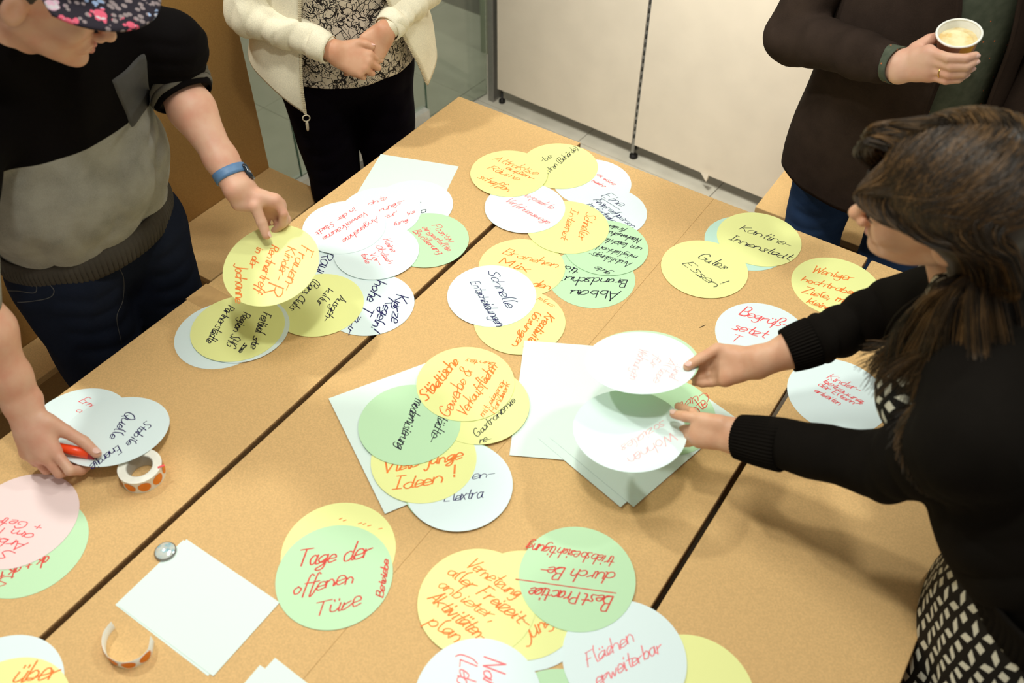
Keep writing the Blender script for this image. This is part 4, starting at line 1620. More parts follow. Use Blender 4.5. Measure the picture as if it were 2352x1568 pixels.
    shoes(frame((-1.58, 0, 0), (0, -1, 0), (0, 0, 1)), [(-.855, 0), (-.635, 0)], root)
    bj = bvh_of(V, Fq)
    for P in ([(272, 612), (284, 640), (282, 690), (268, 730), (280, 790)], [(113, 652), (124, 668), (112, 684), (60, 693), (0, 694)], [(0, 668), (40, 668), (80, 672), (84, 650)]):
        proj_tube('seam', bj, P, .0009, 'grey_pocket', root)
    # cap: crown and brim
    th = np.linspace(0, 2 * np.pi, 49)[:-1]
    Vc = []
    for zz, rx, ry, cy in ((.030, .083, .100, -.014), (.055, .082, .099, -.014), (.080, .076, .092, -.014), (.105, .060, .074, -.014), (.122, .035, .045, -.014), (.128, .006, .008, -.014)):
        for a in th:
            Vc.append((rx * math.sin(a) * 1.04, cy + ry * math.cos(a) * 1.04, zz + .018 + .010 * math.cos(a)))
    Fc = [[i * 48 + j, i * 48 + (j + 1) % 48, (i + 1) * 48 + (j + 1) % 48, (i + 1) * 48 + j] for i in range(5) for j in range(48)] + [[5 * 48 + j for j in range(48)]]
    capo = empty('cap', root.location, None, None)
    capo.parent = root
    capo.location = (0, 0, 0)
    o = meshobj('crown', hf(np.array(Vc)), Fc, 'cap_flowers', capo, origin=root.location)
    o.modifiers.new('t', 'SOLIDIFY').thickness = 0.003
    Vb = []
    na, nr = 33, 8
    for i in range(nr):
        s = i / (nr - 1)
        for j in range(na):
            a = math.radians(-78 + 156 * j / (na - 1))
            r0x, r0y = .086 * math.sin(a), -.014 + .103 * math.cos(a)
            L = .076 * math.cos(a * 0.86) ** 0.7
            x = r0x + math.sin(a * .62) * L * s
            y = r0y + math.cos(a * .50) * L * s
            z = .049 + .03 * max(0, y - .055) - 0.45 * x * x * s
            Vb.append((x, y, z))
    Fc = [[i * na + j, i * na + j + 1, (i + 1) * na + j + 1, (i + 1) * na + j] for i in range(nr - 1) for j in range(na - 1)]
    o = meshobj('brim', hf(np.array(Vb)), Fc, 'cap_flowers', capo, origin=root.location)
    o.modifiers.new('t', 'SOLIDIFY').thickness = 0.0035
    # short hair under the cap
    S = SDF((-.11, -.15, -.10), (.11, .13, .08), .004)
    S.ell((0, -.030, .030), (.081, .094, .080), .01)
    S.ell((0, .075, -.020), (.10, .085, .13), .01, op='s')
    S.plane((0, -.02, -.045), (0, .25, -1))
    V, Fq = S.vf()
    meshobj('hair', hf(relax(V, Fq)), Fq, 'hair_back', root)
    # wrist watch
    ww = Wl + unit(El - Wl) * 0.032
    fd = wfd
    wt = empty('wrist_watch', root.location, None, None)
    wt.parent = root
    wt.location = (0, 0, 0)
    rib('strap', ww - ax * .0095, ww + ax * .0095, .0283, .0283, 'watch_blue', wt, n=64, ribs=1, amp=0, flat=(fd, 1.29), rings=2)
    side = unit(at(620, 395, 1.05) - at(540, 405, 1.05))
    cface = ww + side * 0.0325
    u = unit(ax)
    w = unit(np.cross(side, u))
    Vx = []
    for sz, off in ((.0135, -.003), (.0150, .0), (.0150, .005), (.0125, .0068)):
        for j in range(24):
            a = 2 * math.pi * j / 24
            cx_, cy_ = math.cos(a), math.sin(a)
            sq = (abs(cx_) ** 4 + abs(cy_) ** 4) ** -.25
            Vx.append(cface + side * off + u * cx_ * sq * sz * 1.12 + w * cy_ * sq * sz)
    Fc = [[i * 24 + j, i * 24 + (j + 1) % 24, (i + 1) * 24 + (j + 1) % 24, (i + 1) * 24 + j] for i in range(3) for j in range(24)] + [[3 * 24 + j for j in range(24)]]
    meshobj('watch_case', Vx, Fc, 'watch_dark', wt)
    # marker pen in the right fist
    a = at(168, 1034, .797)
    b = at(222, 1047, .788)
    dirm = unit(b - a)
    mk = empty('marker_pen', a, 'orange red marker pen with dark tip end gripped in the man\'s fist', 'pen')
    V, Fc = lathe_vf([(0, -.040), (.0078, -.039), (.0084, -.01), (.0090, -.008), (.0092, .030), (.0, .030)], a, dirm, 24)
    meshobj('barrel', V, Fc, 'marker_red', mk)
    V, Fc = lathe_vf([(.0090, .030), (.0092, .032), (.0086, .041), (.0, .0415)], a, dirm, 24)
    meshobj('end_plug', V, Fc, 'marker_dark', mk)


def n0(W):
    return unit(CAMP - W)


man_left()


# ================================================================== the woman leaning over the table (right)
def woman_right():
    root = empty('person', (0.36, 1.0, 0), 'woman with long brown hair in a black cardigan leaning over the right table', 'person', 'people round the tables')
    parts = []
    nails = []
    cn = unit(np.array([-0.1795, 0.172, 1]))
    cc = np.array([-0.4174, 1.0354, 0.9377])
    # right hand (upper in the photo) pinching the lifted card
    tip = on_plane(1585, 842, cc + cn * 0.008, cn)
    W = at(1738, 832, 0.955)
    E = at(2050, 715, 1.04)
    lo, hi = bounds([tip, W, E], 0.07)
    S = SDF(lo, hi, 0.0022)
    d = unit(at(1655, 832, 0.945) - W)
    n = -unit(CAMP - W) * 0.55 + np.array([-0.1, 0.55, -0.15])
    under = tip - cn * 0.018
    nn = unit(n - d * np.dot(n, d))
    kn = hand(S, W, d, n, -1, 0.95,
              [('p', at(1617, 829, .934), at(1600, 839, .930), at(1588, 846, .931)), ('p', at(1624, 842, .924), at(1606, 851, .923), at(1594, 856, .925)),
               ('p', at(1628, 862, .914), at(1608, 867, .914), at(1596, 868, .917)), ('p', at(1636, 879, .910), at(1613, 881, .910), at(1597, 878, .912))],
              [at(1700, 812, .952), at(1648, 801, .960), at(1609, 823, .957), at(1579, 841, .955)], nails, tb=(0.5, 0.0, -0.4),
              K=[at(1650, 815, .948), at(1658, 836, .938), at(1664, 857, .929), at(1665, 873, .923)])
    forearm(S, W - d * .003, E, 0.0215, 0.031, np.cross(unit(E - W), n))
    V, Fq = S.vf()
    parts.append((relax(V, Fq, 2), Fq))
    WR, ER = W, E
    # left hand (lower in the photo) with thumb and forefinger together
    W = at(1683, 1000, 0.9300)
    E = at(2035, 1068, 1.0300)
    tip = at(1548, 953, 0.9150)
    lo, hi = bounds([tip, W, E], 0.07)
    S = SDF(lo, hi, 0.0022)
    d = unit(at(1605, 1000, 0.9070) - W)
    n = unit(CAMP - W) + np.array([0.1, -0.15, 0.3])
    nl2 = []
    kn = hand(S, W, d, n, 1, 0.90,
              [('p', at(1590, 946, 0.9210), at(1573, 939, 0.9120), at(1557, 932, 0.9050)), ('p', at(1574, 986, 0.8880), at(1555, 989, 0.8710), at(1540, 989, 0.8630)),
               ('p', at(1574, 1003, 0.8770), at(1555, 1005, 0.8620), at(1541, 1005, 0.8560)), ('p', at(1582, 1017, 0.8720), at(1565, 1019, 0.8580), at(1552, 1019, 0.8540))],
              [at(1655, 970, 0.9450), at(1612, 962, 0.9390), at(1573, 956, 0.9280), at(1548, 951, 0.9190)], nl2, tb=(0.5, 0.0, 0.5),
              K=[at(1614, 970, 0.9310), at(1603, 984, 0.9230), at(1600, 1000, 0.9150), at(1606, 1012, 0.9090)])
    forearm(S, W - d * .003, E, 0.0215, 0.030, np.cross(unit(E - W), n))
    V, Fq = S.vf()
    parts.append((relax(V, Fq, 2), Fq))
    WL, EL = W, E
    hf = frame((-0.068, 1.118, 1.392), (-0.240, 0.925, 0.295), (-0.165, -0.338, 0.926))
    V, Fq = make_head(hf, False)
    V = V * 0.96
    parts.append((hf(V), Fq))
    S = SDF((-.1, .75, .0), (.6, 1.35, 1.3), .014)
    S.cap((.30, .98, .90), (.12, 1.05, 1.18), .082, .08, .05, flat=((-.35, .93, 0), 1.3))
    for y in (.91, 1.05):
        S.cap((.315, y, .80), (.32, y, .45), .070, .05, .03)
        S.cap((.32, y, .45), (.36, y, .08), .05, .035, .03)
    V, Fq = S.vf()
    parts.append((V, Fq))
    V, Fc = merge(parts)
    meshobj('body', V, Fc, 'skin_woman', root)
    nail_mesh(nails, root)
    nail_mesh(nl2[:1], root, 'nail_red')
    nail_mesh(nl2[1:], root)
    lips(hf, root, .96)
    # cardigan
    S = SDF((-.30, .70, .80), (.62, 1.50, 1.36), 0.0055)
    axw = unit(np.array([-.30, .95, 0]))
    S.cap((.295, .980, .93), (.19, 1.02, 1.06), .120, .118, .05, flat=(axw, 1.30))
    S.cap((.19, 1.02, 1.06), (.09, 1.07, 1.20), .118, .098, .05, flat=(axw, 1.36))
    SL = np.array([.095, .925, 1.205])
    SR = np.array([.035, 1.235, 1.205])
    S.cap(SL, SR, .070, .070, .05)
    S.cap(SL, EL, .066, .050, .03)
    S.cap(EL, WL + (EL - WL) * 0.32, .052, .040, .02)
    S.cap(SR, ER, .064, .053, .03)
    S.cap(ER, WR + (ER - WR) * 0.50, .053, .042, .02)
    S.cap((.07, 1.08, 1.22), hf([(0, -.04, -.15)])[0], .075, .055, .03)
    # open neckline at the front
    S.ell((-.045, 1.11, 1.215), (.045, .06, .07), .02, op='s')
    S.plane((0.2, 0, .965), (0.05, 0, -1))
    V, Fq = S.vf()
    V = relax(V, Fq, 2)
    V = cloth(V, Fq, [(EL + (SL - EL) * -.1, EL + (SL - EL) * .8, .0035, 4, .06), (EL, WL + (EL - WL) * .35, .0055, 2.6, .05),
                      (ER, WR + (ER - WR) * .5, .0055, 3.5, .05), ((.33, .88, .98), (.2, .93, 1.1), .005, 3, .10)], 0.0035, 13)
    meshobj('cardigan', V, Fq, 'knit_black_warm', root)
    for W_, E_, s0, s1, r0, r1 in ((WL, EL, .045, .36, .036, .0425), (WR, ER, .225, .43, .0375, .0425)):
        rib('cuff', W_ + (E_ - W_) * s0, W_ + (E_ - W_) * s1, r0, r1, 'knit_black_warm', root, n=264, ribs=44, amp=.0011, rings=6, bulge=.0015)
    fr0 = frame((.297, .980, 0), (-.30, .95, 0), (0, 0, 1))
    lathe_sheet('hem', fr0, [(1.015, 0, .030, .150, .116, 0, 360), (.985, 0, .010, .158, .123, 0, 360), (.945, 0, 0, .159, .126, 0, 360)], 'knit_black_warm', root, n=400, m=8, thick=.005,
                fold=((80, .010, 0),), closed=True)
    # blouse showing at the neckline
    S = SDF((-.14, .98, 1.08), (.08, 1.24, 1.34), .004)
    S.cap((.02, 1.06, 1.12), (.015, 1.11, 1.26), .072, .055, .03, flat=(axw, 1.25))
    V, Fq = S.vf()
    o = meshobj('blouse', V, Fq, 'lozenge', root)
    L = o.data.uv_layers.new(name='UVMap')
    me = o.data
    co = np.array([v.co[:] for v in me.vertices])
    for lp in me.loops:
        c = co[lp.vertex_index]
        L.data[lp.index].uv = (c[1] * 1.4 + 5, c[2] * 2.0 + 5)
    # skirt
    sk = lathe_sheet('skirt', fr0, [(.985, 0, 0, .150, .118, 0, 360), (.87, 0, 0, .174, .138, 0, 360), (.78, 0, .0, .190, .140, 0, 360), (.62, 0, -.02, .205, .150, 0, 360), (.45, 0, -.02, .225, .165, 0, 360)],
                'lozenge', root, n=160, m=60, thick=.003, fold=((5, .04, 1.0), (9, .03, 2.0), (14, .012, .3)), closed=True, uv=True)
    for v_ in sk[0].data.vertices:
        wz = v_.co.z + root.location.z
        if wz < .756 and v_.co.x + root.location.x < .1765:
            v_.co.x = .1765 - root.location.x
    shoes(frame((.36, .98, 0), (0, 1, 0), (0, 0, 1)), [(-.07, 0), (.07, 0)], root)
    # hair: a close cap of hair under many combed strands
    S = SDF((-.13, -.18, -.24), (.13, .16, .17), .004)
    S.ell((0, -.028, .040), (.086, .104, .092), .02)
    S.cap((-.060, -.045, .0), (-.050, -.055, -.17), .036, .030, .03)
    S.cap((.060, -.045, .0), (.050, -.055, -.17), .036, .030, .03)
    S.cap((0, -.085, .0), (0, -.095, -.17), .045, .040, .03)
    S.ell((0, .085, -.055), (.085, .090, .105), .02, op='s')
    V, Fq = S.vf()
    meshobj('hair_back', hf(relax(V, Fq, 3)), Fq, 'hair_back', root)
    rng = np.random.default_rng(5)
    curves = []
    for mt in ('hair_dark', 'hair_mid', 'hair_light'):
        cu = bpy.data.curves.new('hair', 'CURVE')
        cu.dimensions = '3D'
        cu.bevel_depth = 0.00062
        cu.bevel_resolution = 0
        cu.resolution_u = 1
        cu.materials.append(MATS[mt])
        curves.append(cu)
    c0 = np.array([0, -.028, .040])
    rx = np.array([.088, .106, .094])
    O3 = np.array(root.location)
    NC = 170
    clump = rng.normal(size=(NC, 3))
    cph = rng.uniform(0, math.pi, NC)
    clat = np.minimum(np.abs(rng.normal(0, .6, NC)), 1.4)
    cnear = rng.random(NC) < 0.66
    tone = rng.choice(3, NC, p=[.45, .38, .17])
    for k in range(8200):
        ck = int(rng.integers(NC))
        cu = curves[int(tone[ck]) if rng.random() < .75 else int(rng.integers(3))]
        near = cnear[ck]
        ph = float(np.clip(cph[ck] + rng.normal(0, .10), 0, math.pi))          # 0 front .. pi back along the part
        lat = float(np.clip(clat[ck] + rng.normal(0, .14), 0, 1.4))
        s = -1 if near else 1
        # root on the scalp
        y = math.cos(ph)
        dirl = np.array([s * math.sin(lat) + .12, y * math.cos(lat), max(0.05, math.sin(ph)) * math.cos(lat) + .1])
        if y > 0.55:
            dirl[2] += 0.35
        dirl = dirl / np.linalg.norm(dirl)
        p0 = c0 + dirl * rx
        f = ph / math.pi                       # 0 front, 1 back
        j = clump[ck] * .006 + rng.normal(size=3) * .0016
        if near:
            lift = rng.uniform(.0, .012)
            lift = lift * min(1.0, .25 + 1.4 * f)
            js = j * min(1.0, .35 + 1.3 * f)
            p1 = np.array([-.036 - .030 * f - lift, .098 - .17 * f, .052 + .012 * math.sin(ph)]) + js
            pm = np.array([-.066 - .018 * f - lift, .064 - .14 * f, .040]) + js
            p2 = np.array([-.082 - .004 * f - lift, -.004 - .085 * f, .034 - .012 * f]) + js
            p3 = np.array([-.080 - .010 * f - lift, -.036 - .060 * f, -.032]) + js * 1.3
            g = hf(np.array([p0, p1, pm, p2, p3]))
            jit = rng.normal(size=3)
            e1 = np.array([-.018 + .052 * f, 1.040 + .022 * f, 1.318 + .03 * f]) + clump[ck] * .007 + jit * .002
            e2 = np.array([-.036 + .131 * f, 1.046 - .037 * f, 1.245 + .02 * f]) + clump[ck] * .013 + jit * .003
            e3 = np.array([-.058 + .203 * f, 1.056 - .140 * f, 1.175 + .035 * f]) + clump[ck][::-1] * .012 + jit * .004 + np.array([.01 * f, -.01, -rng.uniform(0, .06)])
            path = np.vstack([g, e1, e2, e3])
        else:
            if f < .4:
                p1 = np.array([.030 + .05 * f, .090 - .05 * f, .082]) + j * 1.0
                p2 = np.array([.052 + .05 * f, .100 - .12 * f, .036]) + j * 1.3
                p3 = np.array([.074, .078 - .11 * f, -.022]) + j * 1.5
            else:
                p1 = np.array([.075, .085 - .15 * f, .050 - .02 * f]) + j
                p2 = np.array([.086, .070 - .14 * f, -.020]) + j * 1.3
                p3 = np.array([.080, .030 - .11 * f, -.090]) + j * 1.5
            g = hf(np.array([p0, p1, p2, p3]))
            path = np.vstack([g, g[-1] + np.array([.02, .02, -.09]) + clump[ck] * .01])
        P = spline(path, 5)
        wv = np.linspace(0, 1, len(P))[:, None] ** 1.6
        P = P + wv * .007 * (np.sin(wv * 17 + clump[ck][0] * 3)[:, :] * unit(clump[ck]) )
        # keep strands outside the skull and jaw
        H_ = (P - hf([(0, 0, 0)])[0])
        Mx = np.stack([hf([(1, 0, 0)])[0] - hf([(0, 0, 0)])[0], hf([(0, 1, 0)])[0] - hf([(0, 0, 0)])[0], hf([(0, 0, 1)])[0] - hf([(0, 0, 0)])[0]])
        Lc = H_ @ Mx.T
        q = (Lc - c0) / rx
        r = np.linalg.norm(q, axis=1)
        bad = r < 1.0
        Lc[bad] = (c0 + (q / r[:, None]) * rx * (1.0 + 0.05 * rng.random()))[bad]
        P = hf(Lc)
        # and outside the near shoulder
        for (a_, b_, rr_) in ((SL, SR, .072), (SL, EL, .068)):
            ab = b_ - a_
            tt = np.clip(((P - a_) @ ab) / np.dot(ab, ab), 0, 1)
            vv = P - a_ - tt[:, None] * ab
            dd = np.linalg.norm(vv, axis=1)
            m_ = dd < rr_
            P[m_] = (a_ + tt[:, None] * ab + vv / dd[:, None] * rr_)[m_]
        sp_ = cu.splines.new('POLY')
        sp_.points.add(len(P) - 1)
        sp_.points.foreach_set('co', np.hstack([P - O3, np.ones((len(P), 1))]).ravel())
        sp_.points.foreach_set('radius', np.linspace(1.1, .45, len(P)))
    for cu in curves:
        ho = bpy.data.objects.new('hair', cu)
        COL.objects.link(ho)
        ho.parent = root
        ho['kind'] = 'stuff'


woman_right()


# ================================================================== the lady in the cream jacket (top left)
def lady():
    o3 = (-1.625, 1.613, 0)
    root = empty('person', o3, 'woman in a cream zip jacket and patterned blouse standing with clasped hands', 'person', 'people round the tables')
    fr = frame(o3, (-.6, -.8, 0), (0, 0, 1))
    parts = []
    nails = []

    def w(*p):
        return fr([p])[0]

    def dv(*p):
        return fr([p])[0] - fr([(0, 0, 0)])[0]
    # hands: her right over her left
    WR_, WL_ = w(.050, .205, 1.008), w(-.078, .190, 1.030)
    lo, hi = bounds([w(.12, .15, 1.05), w(-.12, .15, .9), w(0, .30, 1.0)], .05)
    S = SDF(lo, hi, .0024)
    hand(S, WR_, dv(-.86, .30, -.42), dv(.15, .75, .65), -1, .90, [('c', 38, 72, 40, 3), ('c', 48, 74, 40, 1), ('c', 54, 74, 40, 0), ('c', 60, 72, 40, -3)],
         w(-.040, .212, 1.010), nails, tb=(.6, 0, .3))
    forearm(S, WR_, fr([[.226, .045, 1.06]])[0], .0215, .033, [0, 0, 1])
    V, Fq = S.vf()
    parts.append((relax(V, Fq, 2), Fq))
    S = SDF(lo - .03, hi + .03, .0024)
    hand(S, WL_, dv(.66, .14, -.64), dv(-.15, .60, .40), 1, .86, [('c', 15, 25, 15, 3), ('c', 18, 28, 15, 1), ('c', 20, 28, 15, 0), ('c', 25, 30, 15, -3)],
         w(-.010, .195, 1.0), None, tb=(.6, 0, .2))
    forearm(S, WL_, fr([[-.222, .035, 1.06]])[0], .0215, .033, [0, 0, 1])
    V, Fq = S.vf()
    parts.append((relax(V, Fq, 2), Fq))
    ERl, ELl = np.array([.226, .045, 1.06]), np.array([-.222, .035, 1.06])
    hf = frame(w(0, .055, 1.52), dv(1, 0, 0), dv(0, .35, .94))
    V, Fq = make_head(hf, False)
    parts.append((hf(V * .96), Fq))
    S = SDF((-.3, -.2, 0), (.3, .25, 1.45), .016)
    S.cap((0, 0, .9), (0, 0, 1.25), .10, .10, .05, flat=((1, 0, 0), 1.4))
    for s in (-1, 1):
        S.cap((s * .09, 0, .85), (s * .085, .01, .47), .075, .05, .03)
        S.cap((s * .085, .01, .47), (s * .085, -.02, .08), .05, .035, .03)
    V, Fq = S.vf()
    parts.append((fr(V), Fq))
    V, Fc = merge(parts)
    meshobj('body', V, Fc, 'skin_lady', root)
    nail_mesh(nails, root)
    HS = .96
    S = SDF((-.12, -.16, -.12), (.12, .14, .16), .005)
    S.ell((0, -.03, .035), (.088, .104, .092), .02)
    S.cap((-.06, -.04, 0), (-.06, -.05, -.06), .035, .03, .03)
    S.cap((.06, -.04, 0), (.06, -.05, -.06), .035, .03, .03)
    S.ell((0, .09, -.04), (.08, .09, .10), .02, op='s')
    V, Fq = S.vf()
    meshobj('hair', hf(relax(V, Fq)), Fq, 'hair_grey', root)
    lips(hf, root, HS)
    # trousers
    S = SDF((-.28, -.22, .02), (.28, .24, .98), .0075)
    for s in (-1, 1):
        kx, ky = (.078, .035) if s > 0 else (.088, .015)
        S.cap((s * .091, .0, .84), (s * kx, ky, .48), .096, .070, .03)
        S.cap((s * kx, ky, .48), (s * (kx - .012), ky + .02 * (s > 0), .08), .068, .056, .03)
    S.cap((-.06, 0, .87), (.06, 0, .87), .115, .115, .04)
    V, Fq = S.vf()
    V = cloth(relax(V, Fq, 2), Fq, [((.09, .07, .8), (.09, .07, .5), .003, 5, .05), ((-.09, .07, .8), (-.09, .07, .5), .003, 5, .05)], .002, 14)
    meshobj('trousers', fr(V), Fq, 'trouser_navy', root)
    shoes(fr, [(-.09, .0), (.066, .05)], root)
    # blouse
    lathe_sheet('blouse', fr, [(1.37, 0, 0, .11, .08, 0, 360), (1.30, 0, 0, .165, .105, 0, 360), (1.15, 0, .01, .168, .128, 0, 360), (1.05, 0, .01, .170, .130, 0, 360),
                               (.97, 0, .015, .180, .140, 0, 360), (.91, 0, .02, .178, .142, 0, 360), (.880, 0, .02, .176, .140, 0, 360)],
                'floral_blouse', root, n=120, m=50, thick=.003, fold=((6, .018, .4), (11, .010, 1.1)), closed=True, wob=.002)
    # jacket body: open at the front, flaring to two hanging corners
    o, Vj = lathe_sheet('jacket', fr, [(1.39, 0, -.01, .112, .09, 28, 332), (1.33, 0, -.01, .168, .115, 24, 334), (1.20, 0, 0, .185, .148, 30, 336), (1.10, 0, .005, .195, .162, 34, 330, 0, 0),
                                       (1.05, 0, .01, .212, .174, 37, 321, -.05, -.05), (1.02, 0, .01, .230, .184, 38, 313, -.11, -.11), (.995, 0, .01, .238, .190, 38, 306, -.165, -.165)],
                        'fleece_cream', root, n=150, m=60, thick=.006, fold=((5, .018, .2), (9, .010, 2.0)), wob=.003, pw=5.0)
    # sleeves
    S = SDF((-.36, -.14, .88), (.36, .32, 1.44), .005)
    for s, E_, W_ in ((1, ERl, np.array([.050, .205, 1.008])), (-1, ELl, np.array([-.078, .190, 1.030]))):
        Sh = np.array([s * .172, -.005, 1.335])
        S.cap(Sh, E_, .062, .052, .02)
        S.cap(E_, W_ + (E_ - W_) * .16, .052, .036, .02)
    V, Fq = S.vf()
    V = relax(V, Fq, 2)
    V = cloth(V, Fq, [(ERl, np.array([.10, .19, 1.01]), .0032, 5, .05), (ELl, np.array([-.10, .19, 1.02]), .0032, 5, .05)], .0045, 19)
    meshobj('sleeves', fr(V), Fq, 'fleece_cream', root)
    for E_, W_ in ((ERl, np.array([.050, .205, 1.008])), (ELl, np.array([-.078, .190, 1.030]))):
        rib('cuff', fr([W_ + (E_ - W_) * .06])[0], fr([W_ + (E_ - W_) * .24])[0], .0345, .0385, 'fleece_cream', root, n=60, ribs=3, amp=.001, rings=4, bulge=.001)
    # zips along both front edges
    n = 150
    for col, nm in ((0, 1), (n - 1, 2)):
        P = Vj[col::n][6:]
        P = P + np.array([0, .006, 0])
        tube('zip', fr(P), .0026, 'zip_cream', root, n=8)
        T = []
        L = np.concatenate([[0], np.cumsum(np.linalg.norm(np.diff(P, axis=0), axis=1))])
        for s in np.arange(0, L[-1], .0052):
            p = np.array([np.interp(s, L, P[:, a]) for a in range(3)])
            v_, f_ = box_vf(p[0] - .0038, p[0] + .0038, p[1] - .002, p[1] + .003, p[2] - .0013, p[2] + .0013)
            T.append((v_, f_))
        v_, f_ = join_vf(T)
        zo = meshobj('zip_teeth', fr(v_), f_, 'zip_cream', root, smooth=False)
        zo['kind'] = 'stuff'
    pe = Vj[0::n][-1]
    th = np.linspace(0, 2 * np.pi, 25)
    ring = np.stack([pe[0] + .009 * np.cos(th), pe[1] + .012 + 0 * th, pe[2] - .010 + .009 * np.sin(th)], 1)
    tube('zip_ring', fr(ring), .0016, 'zip_cream', root, n=8, cap=False)
    ell_ = np.array([pe + [0, .012, -.018], pe + [.001, .013, -.030], pe + [.002, .013, -.048]])
    tube('zip_pull', fr(spline(ell_, 5)), [.0018, .003, .0038, .0042, .0042, .004, .004, .004, .0036, .003, .001], 'zip_cream', root, n=10)
    # small pocket tab on her left side
    pq = Vj.reshape(60, n, 3)[26, int(n * .80)]
    tube('pocket_zip_pull', fr([pq + [-.004, .0, .004], pq + [-.016, .004, -.004], pq + [-.022, .005, -.010]]), .003, 'zip_cream', root, n=8)


lady()


# ================================================================== the guest with the coffee cup (top right)
def guest():
    o3 = (-.305, 2.115, 0)
    root = empty('person', o3, 'person in a dark brown wool jacket and green shirt standing at the far edge', 'person', 'people round the tables')
    f = unit([.18, -1, 0])
    rt = np.cross(f, [0, 0, 1])
    fr = frame(o3, rt, (0, 0, 1))
    parts = []
    nails = []
    # cup
    cc = at(2203, 77, 1.262)
    Dc = np.linalg.norm(cc - CAMP)

    def pd(u, v, off):
        return CAMP + unit(ray(u, v)) * (Dc + off)
    up = unit(cc - pd(2184, 156, .055))
    cupo = empty('coffee_cup', cc - up * .088, 'orange and brown paper cup of milky coffee held by the standing person', 'cup')
    V, Fc = lathe_vf([(.0, -.084), (.0270, -.086), (.0275, -.084), (.0385, -.004), (.0405, -.003), (.0415, .0), (.0405, .0012)], cc, up, 56)
    t_ = NT('cup_print', 0.4, 0.4)
    geo_ = t_.n('ShaderNodeTexCoord')
    sp_ = t_.n('ShaderNodeSeparateXYZ')
    t_.l(geo_.outputs['Object'], sp_.inputs[0])
    an = t_.math('ARCTAN2', sp_.outputs[1], sp_.outputs[0])
    msk = t_.math('MULTIPLY', t_.math('GREATER_THAN', an, -1.10), t_.math('LESS_THAN', an, -0.30))
    t_.base(t_.mix(msk, (0.50, 0.27, 0.17), (0.90, 0.48, 0.01)))
    cup = meshobj('cup_wall', V, Fc, 'cup_print', cupo, origin=cc)
    th = np.linspace(0, 2 * np.pi, 49)
    u_ = unit(np.cross(up, [0, 1, 0]))
    w_ = np.cross(up, u_)
    plain('cup_white', (0.85, 0.84, 0.76), 0.4)
    tube('rim', [cc + up * .0006 + .0405 * (math.cos(a) * u_ + math.sin(a) * w_) for a in th], .0024, 'cup_white', cupo, n=8, cap=False)
    V, Fc = lathe_vf([(.0392, .0005), (.0378, -.002), (.0350, -.018)], cc, up, 48)
    meshobj('cup_lining', V, Fc, 'cup_white', cupo)
    t_ = NT('coffee_foam', 0.5, 0.3)
    fo = t_.ramp(t_.noise(38, detail=3), 0.42, 0.62)
    t_.base(t_.mix(fo, (0.80, 0.70, 0.42), (0.72, 0.50, 0.20)))
    V, Fc = lathe_vf([(.0358, -.0150), (.033, -.0155), (.02, -.0152), (.0, -.0155)], cc, up, 48)
    meshobj('coffee', V, Fc, 'coffee_foam', cupo)
    # right hand round the cup
    W = pd(2068, 153, .012)
    E = at(1822, 82, 1.095)
    lo, hi = bounds([W, cc, cc - up * .1], .09)
    S = SDF(lo, hi, .0023)
    d = unit(pd(2140, 148, -.012) - W)
    ncam = unit(CAMP - W)
    n = ncam * .9 + np.array([-.1, 0, .1])
    cl = cc - up * .045
    Rr = .034

    def oncup(ang, h, r=None):
        return cc + up * h + (Rr + (r or .008)) * (math.cos(ang) * u_ + math.sin(ang) * w_)
    ufr = unit(np.array([CAMP[0] - cc[0], CAMP[1] - cc[1], 0]))
    sd = np.cross([0, 0, 1], ufr)           # image right
    kn = hand(S, W, d, n, -1, 1.04,
         [('p', pd(2178, 133, -.046), pd(2218, 134, -.046), pd(2241, 127, -.030)), ('p', pd(2184, 152, -.040), pd(2220, 152, -.040), pd(2240, 141, -.026)),
          ('p', pd(2178, 170, -.030), pd(2212, 168, -.030), pd(2231, 157, -.018)), ('p', pd(2172, 185, -.020), pd(2202, 182, -.018), pd(2219, 171, -.008))],
         [pd(2104, 112, .012), pd(2134, 92, .020), pd(2158, 84, .034), pd(2182, 82, .048)], nails, tb=(.3, 0, -.5),
         K=[pd(2134, 118, -.020), pd(2136, 138, -.020), pd(2136, 158, -.014), pd(2136, 174, -.006)])
    forearm(S, W - d * .004, W + (E - W) * .5, .025, .028, np.cross(d, n))
    V, Fq = S.vf()
    parts.append((relax(V, Fq, 2), Fq))
    hf = frame(fr([(0, .07, 1.60)])[0], rt, (f[0] * .45, f[1] * .45, .9))
    V, Fq = make_head(hf, True)
    parts.append((hf(V), Fq))
    S = SDF((-.3, -.2, 0), (.3, .25, 1.5), .016)
    S.cap((0, 0, .9), (0, 0, 1.30), .12, .11, .05, flat=((1, 0, 0), 1.35))
    for s in (-1, 1):
        S.cap((s * .10, 0, .85), (s * .10, .01, .47), .075, .05, .03)
        S.cap((s * .10, .01, .47), (s * .10, -.02, .08), .05, .035, .03)
    V, Fq = S.vf()
    parts.append((fr(V), Fq))
    V, Fc = merge(parts)
    meshobj('body', V, Fc, 'skin_guest', root)
    nail_mesh(nails, root)
    HS = 1.0
    S = SDF((-.12, -.16, -.12), (.12, .14, .16), .005)
    S.ell((0, -.03, .035), (.084, .102, .090), .02)
    S.ell((0, .09, -.04), (.09, .09, .10), .02, op='s')
    S.plane((0, -.02, -.06), (0, .1, -1))
    V, Fq = S.vf()
    meshobj('hair', hf(relax(V, Fq)), Fq, 'hair_grey', root)
    lips(hf, root, HS)
    # jeans
    S = SDF((-.30, -.22, .02), (.30, .22, .98), .0075)
    for s in (-1, 1):
        S.cap((s * .105, .0, .80), (s * .105, .02, .48), .094, .072, .03)
        S.cap((s * .105, .02, .48), (s * .105, -.01, .08), .072, .062, .03)
